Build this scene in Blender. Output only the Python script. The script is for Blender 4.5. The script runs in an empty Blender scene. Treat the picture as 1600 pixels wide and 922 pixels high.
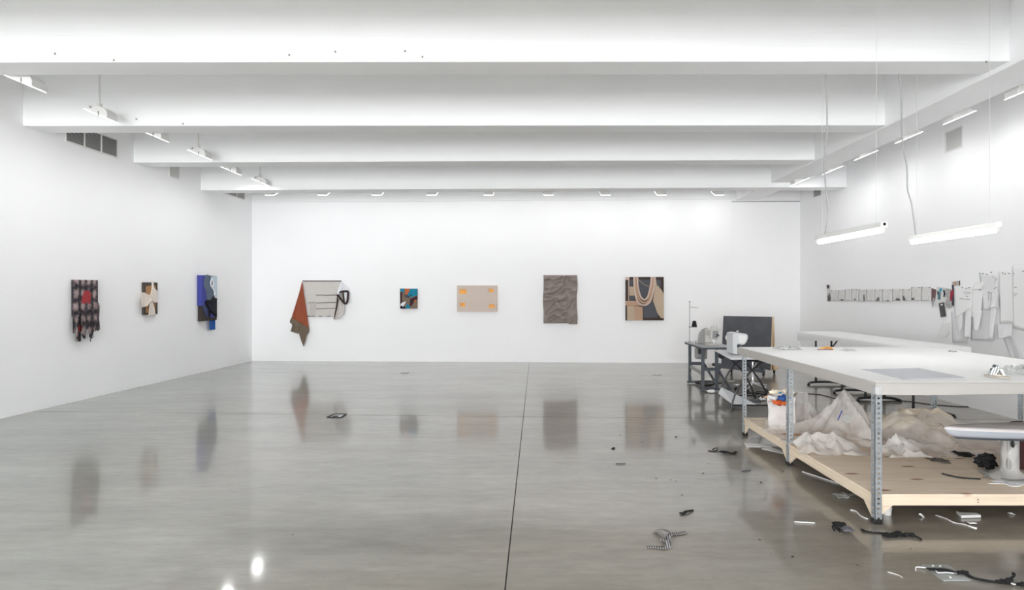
import bpy, bmesh, math, random
from mathutils import Vector, Matrix, noise as N
random.seed(7)
C = bpy.context.scene.collection
F, CX, CY, H = 1000.0, 838.0, 462.0, 1.55          # focal length and vanishing point in photo pixels, eye height

# ---------------------------------------------------------------- camera, world, lamps, exposure
cam = bpy.data.cameras.new('camera'); cam.sensor_width = 36; cam.lens = 36 * F / 1600
cam.shift_x = -(CX - 800) / 1600; cam.shift_y = (CY - 461) / 1600; cam.clip_start = .05
co = bpy.data.objects.new('camera', cam); C.objects.link(co)
co.location = (0, 0, H); co.rotation_euler = (math.pi / 2, 0, 0)
sc = bpy.context.scene; sc.camera = co
w = bpy.data.worlds.new('world'); sc.world = w; w.use_nodes = True
w.node_tree.nodes['Background'].inputs[0].default_value = (.8, .85, .9, 1)
w.node_tree.nodes['Background'].inputs[1].default_value = .02
vs = sc.view_settings; vs.view_transform = 'Standard'; vs.look = 'None'; vs.gamma = 1; vs.use_curve_mapping = False
vs.exposure = 0.58
sc.cycles.max_bounces = 14; sc.cycles.diffuse_bounces = 12; sc.cycles.glossy_bounces = 5; sc.cycles.transparent_max_bounces = 16
FLOOD_SIDE, FLOOD_BACK, FLOOD_REAR, TUBE, REAR_FILL = 11.0, 2.1, 14, 17.0, 980
FLOOD_RIGHT = 5.4                                   # the row along the paper wall hangs much closer to its wall
FTILT, ATILT = math.radians(23), math.radians(6)      # tilt of the housings and of the beam they throw

def area(loc, rotz, power, parent=None, spread=170, tilt=None):
    l = bpy.data.lights.new('flood_lamp', 'AREA'); l.shape = 'RECTANGLE'; l.size = .27; l.size_y = .17
    l.energy = power; l.color = (.985, .99, 1); l.spread = math.radians(spread)
    o = bpy.data.objects.new('flood_lamp', l); C.objects.link(o)
    o.rotation_euler = (Matrix.Rotation(rotz, 3, 'Z') @ Matrix.Rotation(ATILT if tilt is None else tilt, 3, 'Y')).to_euler()
    o.location = loc
    if parent: o.parent = parent
    return o
XL, XR, ZC = -6.75, 6.02, 4.65
for k in range(6):                                   # the same two rows of lamps go on behind the camera
    y = 3.3 - 1.45 * k
    area((-5.33, y, 3.77), 0, FLOOD_REAR); area((5.33, y - 2.9, 3.77), math.pi, FLOOD_REAR)

dl = bpy.data.lights.new('rear_fill', 'AREA'); dl.shape = 'RECTANGLE'; dl.size = 7.0; dl.size_y = 2.9; dl.energy = REAR_FILL; dl.color = (.97, .985, 1)
do = bpy.data.objects.new('rear_fill', dl); C.objects.link(do); do.location = (-2.2, -8.9, 1.75); do.rotation_euler = (math.radians(90), 0, 0)   # added fill light behind the camera; no window stands there

# ---------------------------------------------------------------- helpers
def S(r, g, b):
    f = lambda c: (c / 255 / 12.92) if c <= 10 else ((c / 255 + .055) / 1.055) ** 2.4
    return (f(r), f(g), f(b), 1)

def P(px, py, d): return Vector(((px - CX) * d / F, d, H - (py - CY) * d / F))
def FP(px, py, z=0.0): return P(px, py, (H - z) * F / (py - CY))
class Plane:
    def __init__(s, o, n): s.o = Vector(o); s.n = Vector(n).normalized()
    def __call__(s, px, py, off=0.0):
        d = Vector(((px - CX) / F, 1, -(py - CY) / F)); c = Vector((0, 0, H))
        t = (s.o + s.n * off - c).dot(s.n) / d.dot(s.n)
        return c + d * t
BL, BR = Vector((XL, 15.2, 0)), Vector((XR, 14.6, 0))
LW = Plane((XL, 0, 0), (1, 0, 0)); RW = Plane((XR, 0, 0), (-1, 0, 0))
BW = Plane(BL, ((BR - BL).y, -(BR - BL).x, 0))

class MB:
    def __init__(s): s.bm = bmesh.new()
    def face(s, pts):
        return s.bm.faces.new([s.bm.verts.new(p) for p in pts])
    def hexa(s, p):
        v = [s.bm.verts.new(q) for q in p]
        for f in ((0, 3, 2, 1), (4, 5, 6, 7), (0, 1, 5, 4), (1, 2, 6, 5), (2, 3, 7, 6), (3, 0, 4, 7)):
            s.bm.faces.new([v[i] for i in f])
        return s
    def box(s, x0, x1, y0, y1, z0, z1):
        return s.hexa([(x0, y0, z0), (x1, y0, z0), (x1, y1, z0), (x0, y1, z0), (x0, y0, z1), (x1, y0, z1), (x1, y1, z1), (x0, y1, z1)])
    def obox(s, c, size, m=None):
        m = m or Matrix.Identity(3); c = Vector(c); a, b, d = [q / 2 for q in size]
        return s.hexa([c + m @ Vector(q) for q in ((-a, -b, -d), (a, -b, -d), (a, b, -d), (-a, b, -d), (-a, -b, d), (a, -b, d), (a, b, d), (-a, b, d))])
    def bar(s, p, q, wd, ht):
        p, q = Vector(p), Vector(q); z = (q - p).normalized()
        x = z.cross(Vector((0, 0, 1)) if abs(z.z) < .95 else Vector((0, 1, 0))).normalized(); y = z.cross(x)
        x *= wd / 2; y *= ht / 2
        return s.hexa([p - x - y, p + x - y, p + x + y, p - x + y, q - x - y, q + x - y, q + x + y, q - x + y])
    def prism(s, pts, off):
        pts = [Vector(p) for p in pts]; off = Vector(off); n = len(pts)
        a = [s.bm.verts.new(p) for p in pts]; b = [s.bm.verts.new(p + off) for p in pts]
        s.bm.faces.new(a); s.bm.faces.new(b[::-1])
        for i in range(n): s.bm.faces.new((a[i], b[i], b[(i + 1) % n], a[(i + 1) % n]))
        return s
    def tube(s, pts, r, seg=8, flat=1.0):
        pts = [Vector(p) for p in pts]; rings = []; n = len(pts); x = None
        rr = r if isinstance(r, (list, tuple)) else [r] * n
        for i, p in enumerate(pts):
            t = (pts[min(i + 1, n - 1)] - pts[max(i - 1, 0)]).normalized()
            if x is None:
                x = t.cross(Vector((0, 0, 1)) if abs(t.z) < .9 else Vector((0, 1, 0))).normalized()
            x = (x - t * x.dot(t)).normalized(); y = t.cross(x)
            rings.append([s.bm.verts.new(p + (x * math.cos(a) + y * math.sin(a) * flat) * rr[i]) for a in [2 * math.pi * k / seg for k in range(seg)]])
        for a, b in zip(rings, rings[1:]):
            for k in range(seg): s.bm.faces.new((a[k], a[(k + 1) % seg], b[(k + 1) % seg], b[k]))
        s.bm.faces.new(rings[0][::-1]); s.bm.faces.new(rings[-1])
        return s
    def lathe(s, prof, c=(0, 0, 0), seg=24, m=None):
        m = m or Matrix.Identity(3); c = Vector(c); rings = []
        for r, z in prof:
            rings.append([s.bm.verts.new(c + m @ Vector((max(r, 1e-4) * math.cos(2 * math.pi * k / seg), max(r, 1e-4) * math.sin(2 * math.pi * k / seg), z))) for k in range(seg)])
        for a, b in zip(rings, rings[1:]):
            for k in range(seg): s.bm.faces.new((a[k], a[(k + 1) % seg], b[(k + 1) % seg], b[k]))
        s.bm.faces.new(rings[0][::-1]); s.bm.faces.new(rings[-1])
        return s
    def grid(s, fn, nu, nv):
        v = [[s.bm.verts.new(fn(i / nu, j / nv)) for i in range(nu + 1)] for j in range(nv + 1)]
        for j in range(nv):
            for i in range(nu): s.bm.faces.new((v[j][i], v[j][i + 1], v[j + 1][i + 1], v[j + 1][i]))
        return s
    def ball(s, c, r, sc=(1, 1, 1), sub=2, jit=0.0, m=None):
        g = bmesh.ops.create_icosphere(s.bm, subdivisions=sub, radius=1.0)
        for v in g['verts']:
            q = v.co.copy(); k = 1 + jit * N.noise(q * 2.3 + Vector(c) * 3.1)
            q = Vector((q.x * sc[0], q.y * sc[1], q.z * sc[2])) * r * k
            v.co = Vector(c) + (m @ q if m else q)
        return s

ORG = {}
def empty(name, loc, label=None, cat=None, group=None, kind=None):
    o = bpy.data.objects.new(name, None); C.objects.link(o); o.location = loc; ORG[o.name] = Vector(loc); o.empty_display_size = .1
    return tag(o, label, cat, group, kind)
def tag(o, label=None, cat=None, group=None, kind=None):
    if label: o['label'] = label
    if cat: o['category'] = cat
    if group: o['group'] = group
    if kind: o['kind'] = kind
    return o
def obj(name, mb, mat, parent=None, label=None, cat=None, group=None, kind=None, smooth=35, bev=0, thick=0, origin=None, normals=True, segs=2):
    bm = mb.bm
    if normals: bmesh.ops.recalc_face_normals(bm, faces=bm.faces)
    if parent is not None: og = ORG[parent.name]
    elif origin is not None: og = Vector(origin)
    else:
        xs = [v.co for v in bm.verts]
        og = Vector((sum(v.x for v in xs) / len(xs), sum(v.y for v in xs) / len(xs), min(v.z for v in xs)))
    for v in bm.verts: v.co -= og
    me = bpy.data.meshes.new(name); bm.to_mesh(me); bm.free()
    if smooth:
        for p in me.polygons: p.use_smooth = True
        me.set_sharp_from_angle(angle=math.radians(smooth))
    me.materials.append(mat)
    o = bpy.data.objects.new(name, me); C.objects.link(o)
    if parent is not None: o.parent = parent
    else: o.location = og
    ORG[o.name] = og
    if thick:
        q = o.modifiers.new('thickness', 'SOLIDIFY'); q.thickness = thick; q.offset = 0
    if bev:
        q = o.modifiers.new('bevel', 'BEVEL'); q.width = bev; q.segments = segs; q.limit_method = 'ANGLE'; q.angle_limit = .6
    return tag(o, label, cat, group, kind)
def dup(root, loc, rotz=0):
    r = root.copy(); C.objects.link(r); r.location = loc; r.rotation_euler[2] = rotz; ORG[r.name] = Vector(loc)
    for ch in list(root.children):
        c = ch.copy(); C.objects.link(c); c.parent = r
        for g in list(ch.children):
            d = g.copy(); C.objects.link(d); d.parent = c
    return r
def relief(name, plane, pts, d0, d1, mat, parent, bev=.004, **k):
    f = [plane(x, y, d1) for x, y in pts]
    mb = MB().prism(f, plane.n * -(d1 - d0))
    return obj(name, mb, mat, parent, bev=bev, **k)
def cr(ox, oy, s):                                   # pixel of an enlarged crop of the photo -> pixel of the photo
    return lambda pts: [(ox + x / s, oy + y / s) for x, y in pts]
def spline(pts, n=6):
    pts = [Vector(p) for p in pts]; out = []
    for i in range(len(pts) - 1):
        a, b, c, d = pts[max(i - 1, 0)], pts[i], pts[i + 1], pts[min(i + 2, len(pts) - 1)]
        for k in range(n):
            t = k / n
            out.append(.5 * ((2 * b) + (c - a) * t + (2 * a - 5 * b + 4 * c - d) * t * t + (3 * b - a - 3 * c + d) * t ** 3))
    return out + [pts[-1]]

# ---------------------------------------------------------------- materials
def mat(name, col, rough=.6, metal=0, var=0, vscale=8, stretch=(1, 1, 1), bump=0, bscale=60, spec=.5, alpha=None, emit=0, bstretch=None, sheen=0, col2=None, detail=5):
    m = bpy.data.materials.new(name); m.use_nodes = True; nt = m.node_tree; b = nt.nodes['Principled BSDF']
    b.inputs['Base Color'].default_value = col; b.inputs['Roughness'].default_value = rough; b.inputs['Metallic'].default_value = metal
    b.inputs['Specular IOR Level'].default_value = spec
    if sheen: b.inputs['Sheen Weight'].default_value = sheen
    if emit:
        b.inputs['Emission Color'].default_value = (1, 1, 1, 1); b.inputs['Emission Strength'].default_value = emit
    tc = nt.nodes.new('ShaderNodeTexCoord')
    def noise(scale, st, det=detail):
        mp = nt.nodes.new('ShaderNodeMapping'); mp.inputs['Scale'].default_value = st; nt.links.new(tc.outputs['Object'], mp.inputs[0])
        n = nt.nodes.new('ShaderNodeTexNoise'); n.inputs['Scale'].default_value = scale; n.inputs['Detail'].default_value = det
        nt.links.new(mp.outputs[0], n.inputs['Vector']); return n.outputs['Fac']
    if var:
        r = nt.nodes.new('ShaderNodeValToRGB'); nt.links.new(noise(vscale, stretch), r.inputs[0])
        lo = tuple(c * (1 - var) for c in col[:3]) + (1,) if col2 is None else col2
        hi = tuple(min(1, c * (1 + var)) for c in col[:3]) + (1,) if col2 is None else col
        r.color_ramp.elements[0].position = .3; r.color_ramp.elements[1].position = .7
        r.color_ramp.elements[0].color = lo; r.color_ramp.elements[1].color = hi
        nt.links.new(r.outputs[0], b.inputs['Base Color'])
    if bump:
        q = nt.nodes.new('ShaderNodeBump'); q.inputs['Strength'].default_value = bump; q.inputs['Distance'].default_value = .01
        nt.links.new(noise(bscale, bstretch or stretch), q.inputs['Height']); nt.links.new(q.outputs[0], b.inputs['Normal'])
    if alpha is not None:
        t = nt.nodes.new('ShaderNodeBsdfTransparent'); mx = nt.nodes.new('ShaderNodeMixShader')
        lw = noise(5, (1, 1, 1), 3); mr = nt.nodes.new('ShaderNodeMapRange')
        mr.inputs['To Min'].default_value = max(0, alpha - .15); mr.inputs['To Max'].default_value = min(1, alpha + .15)
        mr.inputs['From Min'].default_value = .3; mr.inputs['From Max'].default_value = .7
        nt.links.new(lw, mr.inputs['Value']); nt.links.new(mr.outputs[0], mx.inputs[0])
        nt.links.new(t.outputs[0], mx.inputs[1]); nt.links.new(b.outputs[0], mx.inputs[2])
        nt.links.new(mx.outputs[0], nt.nodes['Material Output'].inputs[0])
    return m
WALL = mat('white wall paint', S(247, 247, 248), .75, var=.008, vscale=1.2, bump=.04, bscale=90)
BEAM = mat('white painted concrete beam', S(246, 247, 248), .7, var=.015, vscale=2.5, stretch=(.25, 1, 2.5), bump=.25, bscale=14, bstretch=(.15, 1, 1.8))
CEIL = mat('white ceiling paint', S(247, 247, 246), .8)
WHITE = mat('white enamel', S(236, 236, 234), .4)
WHITE2 = mat('off white plastic', S(226, 226, 224), .45)
LENS = mat('lamp lens', (1, 1, 1, 1), .3, emit=1.4)
TUBEM = mat('fluorescent tube', (1, 1, 1, 1), .3, emit=TUBE)
DARK = mat('black rubber', S(28, 28, 29), .55)
BLACKM = mat('black steel', S(34, 34, 36), .4, spec=.5)
SLATE = mat('slate painted steel', S(74, 79, 86), .5, var=.08)
SLAB = mat('grey laminate', S(176, 178, 180), .35)
GREYM = mat('grey enamel', S(150, 150, 148), .45)
STEEL = mat('steel', S(190, 192, 195), .28, metal=1)
CHROME = mat('chrome', S(225, 225, 228), .08, metal=1)
GALV = mat('galvanised steel', S(186, 193, 198), .42, metal=.75, var=.10, vscale=30)
CORD = mat('grey flex', S(168, 168, 168), .6)
SPECK = mat('dark anchor hole', S(138, 134, 130), .8)
PALEGRILL = mat('pale grille metal', S(214, 214, 212), .5)
VENTDARK = mat('vent shadow box', S(104, 104, 104), .8)
SHADED_CANVAS = mat('canvas darkened for shade', S(182, 178, 174), .85, var=.015, vscale=3, bump=.10, bscale=9, bstretch=(1, 1, 1))  # white canvas darkened in colour to stand in for shade on the skirt
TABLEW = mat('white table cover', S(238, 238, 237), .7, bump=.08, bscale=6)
PLASTIC = mat('cloudy plastic film', S(240, 236, 233), .24, alpha=.40, bump=.25, bscale=6, spec=.6)
FILM = mat('milky plastic film', S(236, 234, 233), .25, alpha=.66, bump=.3, bscale=16, spec=.6)
PAPER = mat('white pattern paper', S(238, 238, 238), .8, bump=.12, bscale=9)
PAPER2 = mat('cool white tissue paper', S(226, 226, 228), .8, bump=.2, bscale=9)
FELT = mat('charcoal felt', S(84, 86, 90), .95, var=.16, vscale=6, sheen=.3, bump=.2, bscale=160)
PINE = mat('raw pine', S(222, 196, 160), .6, var=.08, vscale=14, stretch=(1, 1, .2))
BLACKF = mat('black fabric', S(24, 24, 25), .9, var=.3, vscale=60, bump=.4, bscale=120)
GREYF = mat('grey felt scrap', S(98, 90, 84), .95, var=.15, vscale=40)
IRONTOP = mat('ironing cover', S(214, 210, 210), .8, bump=.1, bscale=20)
SATIN = mat('silver satin cover', S(205, 212, 224), .24, metal=.35, bump=.25, bscale=6, bstretch=(.5, 2, 2))
MAROON = mat('maroon fabric', S(62, 28, 28), .8)
CLEAR = mat('clear acrylic', S(196, 199, 197), .12, alpha=.5, spec=.7)
MATBLUE = mat('blue grey plastic sheet', S(188, 190, 198), .22, var=.04, vscale=10)
CREAM = mat('cream cloth', S(240, 228, 208), .8, bump=.2, bscale=12)

def floor_material():
    m = bpy.data.materials.new('polished concrete'); m.use_nodes = True; nt = m.node_tree; L = nt.links; b = nt.nodes['Principled BSDF']
    tc = nt.nodes.new('ShaderNodeTexCoord')
    def noise(scale, st, det=6, rough=.6):
        mp = nt.nodes.new('ShaderNodeMapping'); mp.inputs['Scale'].default_value = st; L.new(tc.outputs['Object'], mp.inputs[0])
        n = nt.nodes.new('ShaderNodeTexNoise'); n.inputs['Scale'].default_value = scale; n.inputs['Detail'].default_value = det; n.inputs['Roughness'].default_value = rough
        L.new(mp.outputs[0], n.inputs['Vector']); return n.outputs['Fac']
    def ramp(src, a, ca, c, cc):
        r = nt.nodes.new('ShaderNodeValToRGB'); e = r.color_ramp.elements
        e[0].position, e[0].color, e[1].position, e[1].color = a, ca, c, cc; L.new(src, r.inputs[0]); return r.outputs[0]
    def mul(a, c, f=1.0):
        x = nt.nodes.new('ShaderNodeMix'); x.data_type = 'RGBA'; x.blend_type = 'MULTIPLY'; x.inputs[0].default_value = f
        L.new(a, x.inputs[6]); L.new(c, x.inputs[7]); return x.outputs[2]
    sx = nt.nodes.new('ShaderNodeSeparateXYZ'); L.new(tc.outputs['Object'], sx.inputs[0])
    mr = nt.nodes.new('ShaderNodeMapRange'); mr.inputs['From Min'].default_value = -6; mr.inputs['From Max'].default_value = 5; L.new(sx.outputs[0], mr.inputs['Value'])
    ad = nt.nodes.new('ShaderNodeMath'); ad.operation = 'MULTIPLY_ADD'; ad.inputs[1].default_value = .9; L.new(noise(.4, (1, 1, 1), 4), ad.inputs[0]); L.new(mr.outputs[0], ad.inputs[2])
    hue = ramp(ad.outputs[0], .35, S(140, 145, 139), 1.0, S(150, 143, 132))
    base = mul(hue, ramp(noise(.33, (1, 1, 1), 4), .3, (.80, .80, .80, 1), .7, (1.06, 1.06, 1.06, 1)))
    g = lambda v: (v, v, v, 1)
    streak = ramp(noise(.9, (.6, 2.2, 1), 9, .7), .32, g(.74), .68, g(1.14))
    fine = ramp(noise(7, (.5, 1.6, 1), 8, .75), .32, g(.78), .68, g(1.14))
    spots = ramp(noise(26, (1, 1, 1), 3), .24, g(.70), .31, g(1.0))
    L.new(mul(mul(mul(base, streak), fine), spots, .6), b.inputs['Base Color'])
    rr = nt.nodes.new('ShaderNodeMapRange'); rr.inputs['To Min'].default_value = .045; rr.inputs['To Max'].default_value = .11
    L.new(noise(1.7, (.5, 2.2, 1), 6), rr.inputs['Value']); L.new(rr.outputs[0], b.inputs['Coat Roughness'])
    b.inputs['Roughness'].default_value = .32; b.inputs['Specular IOR Level'].default_value = .5
    b.inputs['Coat Weight'].default_value = .75; b.inputs['Coat IOR'].default_value = 1.5
    q = nt.nodes.new('ShaderNodeBump'); q.inputs['Strength'].default_value = .012; q.inputs['Distance'].default_value = .02
    L.new(noise(5, (.35, 2.4, 1), 4), q.inputs['Height']); L.new(q.outputs[0], b.inputs['Normal'])
    return m
FLOORM = floor_material()
JOINT = mat('dark joint filler', S(52, 50, 48), .8)

def plywood():
    m = bpy.data.materials.new('plywood'); m.use_nodes = True; nt = m.node_tree; L = nt.links; b = nt.nodes['Principled BSDF']; b.inputs['Roughness'].default_value = .6
    tc = nt.nodes.new('ShaderNodeTexCoord')
    mp = nt.nodes.new('ShaderNodeMapping'); mp.inputs['Scale'].default_value = (.5, 5, 5); L.new(tc.outputs['Object'], mp.inputs[0])
    n = nt.nodes.new('ShaderNodeTexNoise'); n.inputs['Scale'].default_value = 2.2; n.inputs['Detail'].default_value = 7; n.inputs['Distortion'].default_value = .8; L.new(mp.outputs[0], n.inputs['Vector'])
    r = nt.nodes.new('ShaderNodeValToRGB'); L.new(n.outputs['Fac'], r.inputs[0]); e = r.color_ramp.elements
    e[0].position, e[0].color, e[1].position, e[1].color = .3, S(226, 206, 182), .68, S(240, 225, 206)
    mp2 = nt.nodes.new('ShaderNodeMapping'); mp2.inputs['Scale'].default_value = (2.0, 5.0, 1); L.new(tc.outputs['Object'], mp2.inputs[0])
    v = nt.nodes.new('ShaderNodeTexVoronoi'); v.inputs['Scale'].default_value = 1.3; L.new(mp2.outputs[0], v.inputs['Vector'])
    r2 = nt.nodes.new('ShaderNodeValToRGB'); L.new(v.outputs['Distance'], r2.inputs[0]); e = r2.color_ramp.elements
    e[0].position, e[0].color, e[1].position, e[1].color = .10, S(160, 112, 84), .17, (1, 1, 1, 1)
    x = nt.nodes.new('ShaderNodeMix'); x.data_type = 'RGBA'; x.blend_type = 'MULTIPLY'; x.inputs[0].default_value = .85
    L.new(r.outputs[0], x.inputs[6]); L.new(r2.outputs[0], x.inputs[7]); L.new(x.outputs[2], b.inputs['Base Color'])
    return m
PLY = plywood()
APRON = mat('pine apron board', S(230, 213, 190), .6, var=.07, vscale=5, stretch=(.4, .4, 7))

# ---------------------------------------------------------------- room shell
YF = -9.0
JX = -.165
ja, jb = FP(60, 643), FP(828, 651.5); jc = FP(1165, 653.5)
def jy(x): return ja.y + (jb.y - ja.y) * (x - ja.x) / (jb.x - ja.x) if x < jb.x else jb.y + (jc.y - jb.y) * (x - jb.x) / (jc.x - jb.x)
floor = obj('floor', MB().box(XL - .2, XR + .2, YF - .2, 15.4, -.3, -.012), JOINT, kind='structure', smooth=0, origin=(0, 0, 0))
for x0, x1 in ((XL - .1, JX - .0035), (JX + .0035, XR + .1)):
    for near in (1, 0):
        y = lambda x, s: jy(x) + s * .009
        q = [(x0, YF - .1), (x1, YF - .1), (x1, y(x1, -1)), (x0, y(x0, -1))] if near else [(x0, y(x0, 1)), (x1, y(x1, 1)), (x1, 15.35), (x0, 15.35)]
        obj('floor_slab', MB().prism([(a, b, 0) for a, b in q], (0, 0, -.012)), FLOORM, floor, smooth=0)
obj('ceiling', MB().box(XL - .2, XR + .2, YF - .2, 15.4, ZC, ZC + .2), CEIL, kind='structure', smooth=0)
obj('wall_left', MB().box(XL - .2, XL, YF - .2, 15.4, -.3, ZC + .2), WALL, kind='structure', smooth=0)
obj('wall_right', MB().box(XR, XR + .2, YF - .2, 15.4, -.3, ZC + .2), WALL, kind='structure', smooth=0)
obj('wall_front', MB().box(XL, XR, YF - .2, YF, -.3, ZC + .2), WALL, kind='structure', smooth=0)
obj('light_blocker', MB().box(3.0, XR, .9, 1.1, 0, 3.78), WALL, kind='structure', smooth=0)   # added unseen panel, keeps rear light off the table front and nearby floor
u = (BR - BL).normalized(); bn = BW.n
def slab(a, b, z0, z1, d0, d1):                      # a slab on the back wall between two points along it
    a, b = Vector(a), Vector(b)
    return MB().hexa([a + bn * d1 + Vector((0, 0, z0)), b + bn * d1 + Vector((0, 0, z0)), b + bn * d0 + Vector((0, 0, z0)), a + bn * d0 + Vector((0, 0, z0)),
                      a + bn * d1 + Vector((0, 0, z1)), b + bn * d1 + Vector((0, 0, z1)), b + bn * d0 + Vector((0, 0, z1)), a + bn * d0 + Vector((0, 0, z1))])
wb = obj('wall_back', slab(BL, BR, -.3, ZC + .2, -.3, -.014), WALL, kind='structure', smooth=0, origin=(0, 0, 0))
b43 = BW(1143, 400); b43.z = 0
obj('drywall_panel', slab(BL, b43, 0, 3.76, -.014, 0), WALL, wb, smooth=0)
obj('drywall_panel', slab(b43 + u * .006, BR, 0, 3.695, -.014, -.006), WALL, wb, smooth=0)
obj('trim_1', slab(BL, b43, 3.762, 3.95, -.014, .02), BEAM, kind='structure', smooth=0)
obj('gap_shadow', slab(b43 + u * .006, BR, 3.70, 3.712, -.014, -.004), mat('painted gap shadow', S(120, 118, 116), .8), kind='structure', smooth=0)  # dark strip painted where the gap only shows as shadow

def beam(yl, yr, zl, zr, th, xr, name='ceiling_beam'):
    mb = MB(); x0, x1 = XL, xr
    mb.hexa([(x0, yl, zl), (x1, yr, zr), (x1, yr + th, zr), (x0, yl + th, zl), (x0, yl, ZC), (x1, yr, ZC), (x1, yr + th, ZC), (x0, yl + th, ZC)])
    return obj(name, mb, BEAM, kind='structure', smooth=0, bev=.012, origin=(0, yl, zl))
GX0, GX1 = 4.57, 5.09
beams = [beam(6.17, 6.17, 3.800, 3.810, .37, GX0), beam(8.41, 8.38, 3.780, 3.780, .37, GX0), beam(10.72, 10.50, 3.777, 3.777, .37, GX0), beam(12.87, 12.40, 3.667, 3.651, .37, XR)]
for k in range(1, 7): beam(6.17 - 2.24 * k, 6.17 - 2.24 * k, 3.8, 3.8, .37, GX0)
g = MB(); g.hexa([(GX0, YF, 3.81), (GX1, YF, 3.81), (GX1, 14.63, 3.74), (GX0, 14.66, 3.74), (GX0, YF, ZC), (GX1, YF, ZC), (GX1, 14.63, ZC), (GX0, 14.66, ZC)])
obj('ceiling_girder', g, BEAM, kind='structure', smooth=0, bev=.012, origin=(GX0, 0, 3.8))
# small anchor holes left in the beams
for i, (px, py) in enumerate([(86, 84), (178, 94), (524, 81), (660, 89), (633, 80), (213, 186), (286, 213), (452, 86), (1541, 113), (1318, 210)]):
    bi = 0 if py < 120 else 1
    pl = Plane((0, 6.168 if bi == 0 else 8.395, 0), (0, -1, 0)); q = pl(px, py, 0)
    if q.z < 3.81: q.z = 3.805
    b = beams[bi]
    obj('anchor_hole', MB().lathe([(.009, -.006), (.011, .003), (.006, .004)], q, 8, Matrix.Rotation(math.pi / 2, 3, 'X')), SPECK, b)

# ---------------------------------------------------------------- vents
def vent(plane_x, y0, y1, z0, z1, sections, body, dark, label, inward):
    x = plane_x; s = inward
    r = empty('wall_vent', (x, (y0 + y1) / 2, z0), label, 'vent')
    e = lambda a, b: (min(x + s * a, x + s * b), max(x + s * a, x + s * b))
    f = MB(); t = .018
    a, b = e(0, .014)
    f.box(a, b, y0 - t, y1 + t, z0 - t, z0).box(a, b, y0 - t, y1 + t, z1, z1 + t).box(a, b, y0 - t, y0, z0, z1).box(a, b, y1, y1 + t, z0, z1)
    for i in range(1, sections):
        y = y0 + (y1 - y0) * i / sections; f.box(a, b, y - .012, y + .012, z0, z1)
    obj('frame', f, WHITE, r, smooth=0)
    a, b = e(0, .003); obj('backing', MB().box(a, b, y0, y1, z0, z1), dark, r, smooth=0)
    n = max(6, int((z1 - z0) / .022))
    for i in range(sections):
        l = MB(); ya = y0 + (y1 - y0) * i / sections + .014; yb = y0 + (y1 - y0) * (i + 1) / sections - .014
        for k in range(n):
            z = z0 + (k + .5) * (z1 - z0) / n
            l.hexa([(x + s * .003, ya, z), (x + s * .003, yb, z), (x + s * .013, yb, z - .006), (x + s * .013, ya, z - .006),
                    (x + s * .003, ya, z + .003), (x + s * .003, yb, z + .003), (x + s * .013, yb, z - .003), (x + s * .013, ya, z - .003)])
        obj('louvers', l, body, r, smooth=0, kind='stuff')
    return r
vent(XL, 9.18, 10.29, 3.775, 4.045, 3, WHITE2, VENTDARK, 'wide three-section louvred vent high on the wall above the cream bow picture', 1)
vent(XL, 11.77, 12.08, 3.755, 4.0, 1, PALEGRILL, PALEGRILL, 'small pale square vent high on the wall between two wide louvred vents', 1)
vent(XL, 13.62, 14.79, 3.77, 4.04, 3, WHITE2, GREYM, 'wide louvred vent tucked under the last beam near the far corner', 1)
vent(XR, 9.04, 9.40, 3.665, 3.94, 1, PALEGRILL, PALEGRILL, 'pale square grille vent above the pinned pattern papers', -1)
vent(XR, 13.52, 13.87, 3.68, 3.95, 1, PALEGRILL, GREYM, 'small grey vent under the far beam end above the pinned page row', -1)

# ---------------------------------------------------------------- floodlights
def make_flood():
    r = empty('floodlight', (0, 0, 0))
    T = Matrix.Rotation(FTILT, 3, 'Y')               # lens looks down and towards local -X
    L3 = lambda x, y, z: T @ Vector((x, y, z))
    prof = [(-.15, 0), (-.125, .03), (-.07, .085), (-.02, .10), (.05, .105), (.10, .09), (.135, .05), (.15, 0)]
    obj('housing', MB().prism([L3(x, -.10, z) for x, z in prof], T @ Vector((0, .20, 0))), WHITE2, r, bev=.006)
    f = MB()
    for a, b, c, d in ((-.155, .155, -.105, -.085), (-.155, .155, .085, .105), (-.155, -.135, -.085, .085), (.135, .155, -.085, .085)):
        f.hexa([L3(a, c, -.006), L3(b, c, -.006), L3(b, d, -.006), L3(a, d, -.006), L3(a, c, .0), L3(b, c, .0), L3(b, d, .0), L3(a, d, .0)])
    obj('lens_frame', f, LENS, r, smooth=0)
    obj('lens', MB().prism([L3(x, y, -.003) for x, y in ((-.135, -.085), (.135, -.085), (.135, .085), (-.135, .085))], T @ Vector((0, 0, -.004))), LENS, r, smooth=0)
    k = MB(); k.lathe([(.013, -.006), (.013, .008), (.006, .010)], L3(-.085, -.108, .052), 10, Matrix.Rotation(math.pi / 2, 3, 'X'))
    obj('knob', k, GREYM, r)
    obj('bracket', MB().box(-.04, .0, -.03, .03, .095, .155), WHITE2, r, bev=.004)
    obj('latch', MB().box(.03, .042, -.107, -.10, -.03, .03), GREYM, r, smooth=0)
    return r
proto = make_flood(); used = False
def stem(o, top):
    z = top - o.location.z
    st = obj('stem', MB().tube([(0, 0, .15), (0, 0, .20), (0, 0, z)], [.016, .011, .009], 10), WHITE2, None, origin=(0, 0, 0))
    st.parent = o; st.location = (-.02, 0, 0)
def flood(loc, rotz, label, group, power):
    global used
    o = proto if not used else dup(proto, loc, rotz)
    o.location = loc; o.rotation_euler[2] = rotz; used = True
    tag(o, label, 'floodlight', group)
    return o
ords = ['nearest', 'second nearest', 'third nearest', 'fourth nearest', 'fifth nearest', 'farthest']
FL = []
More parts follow.
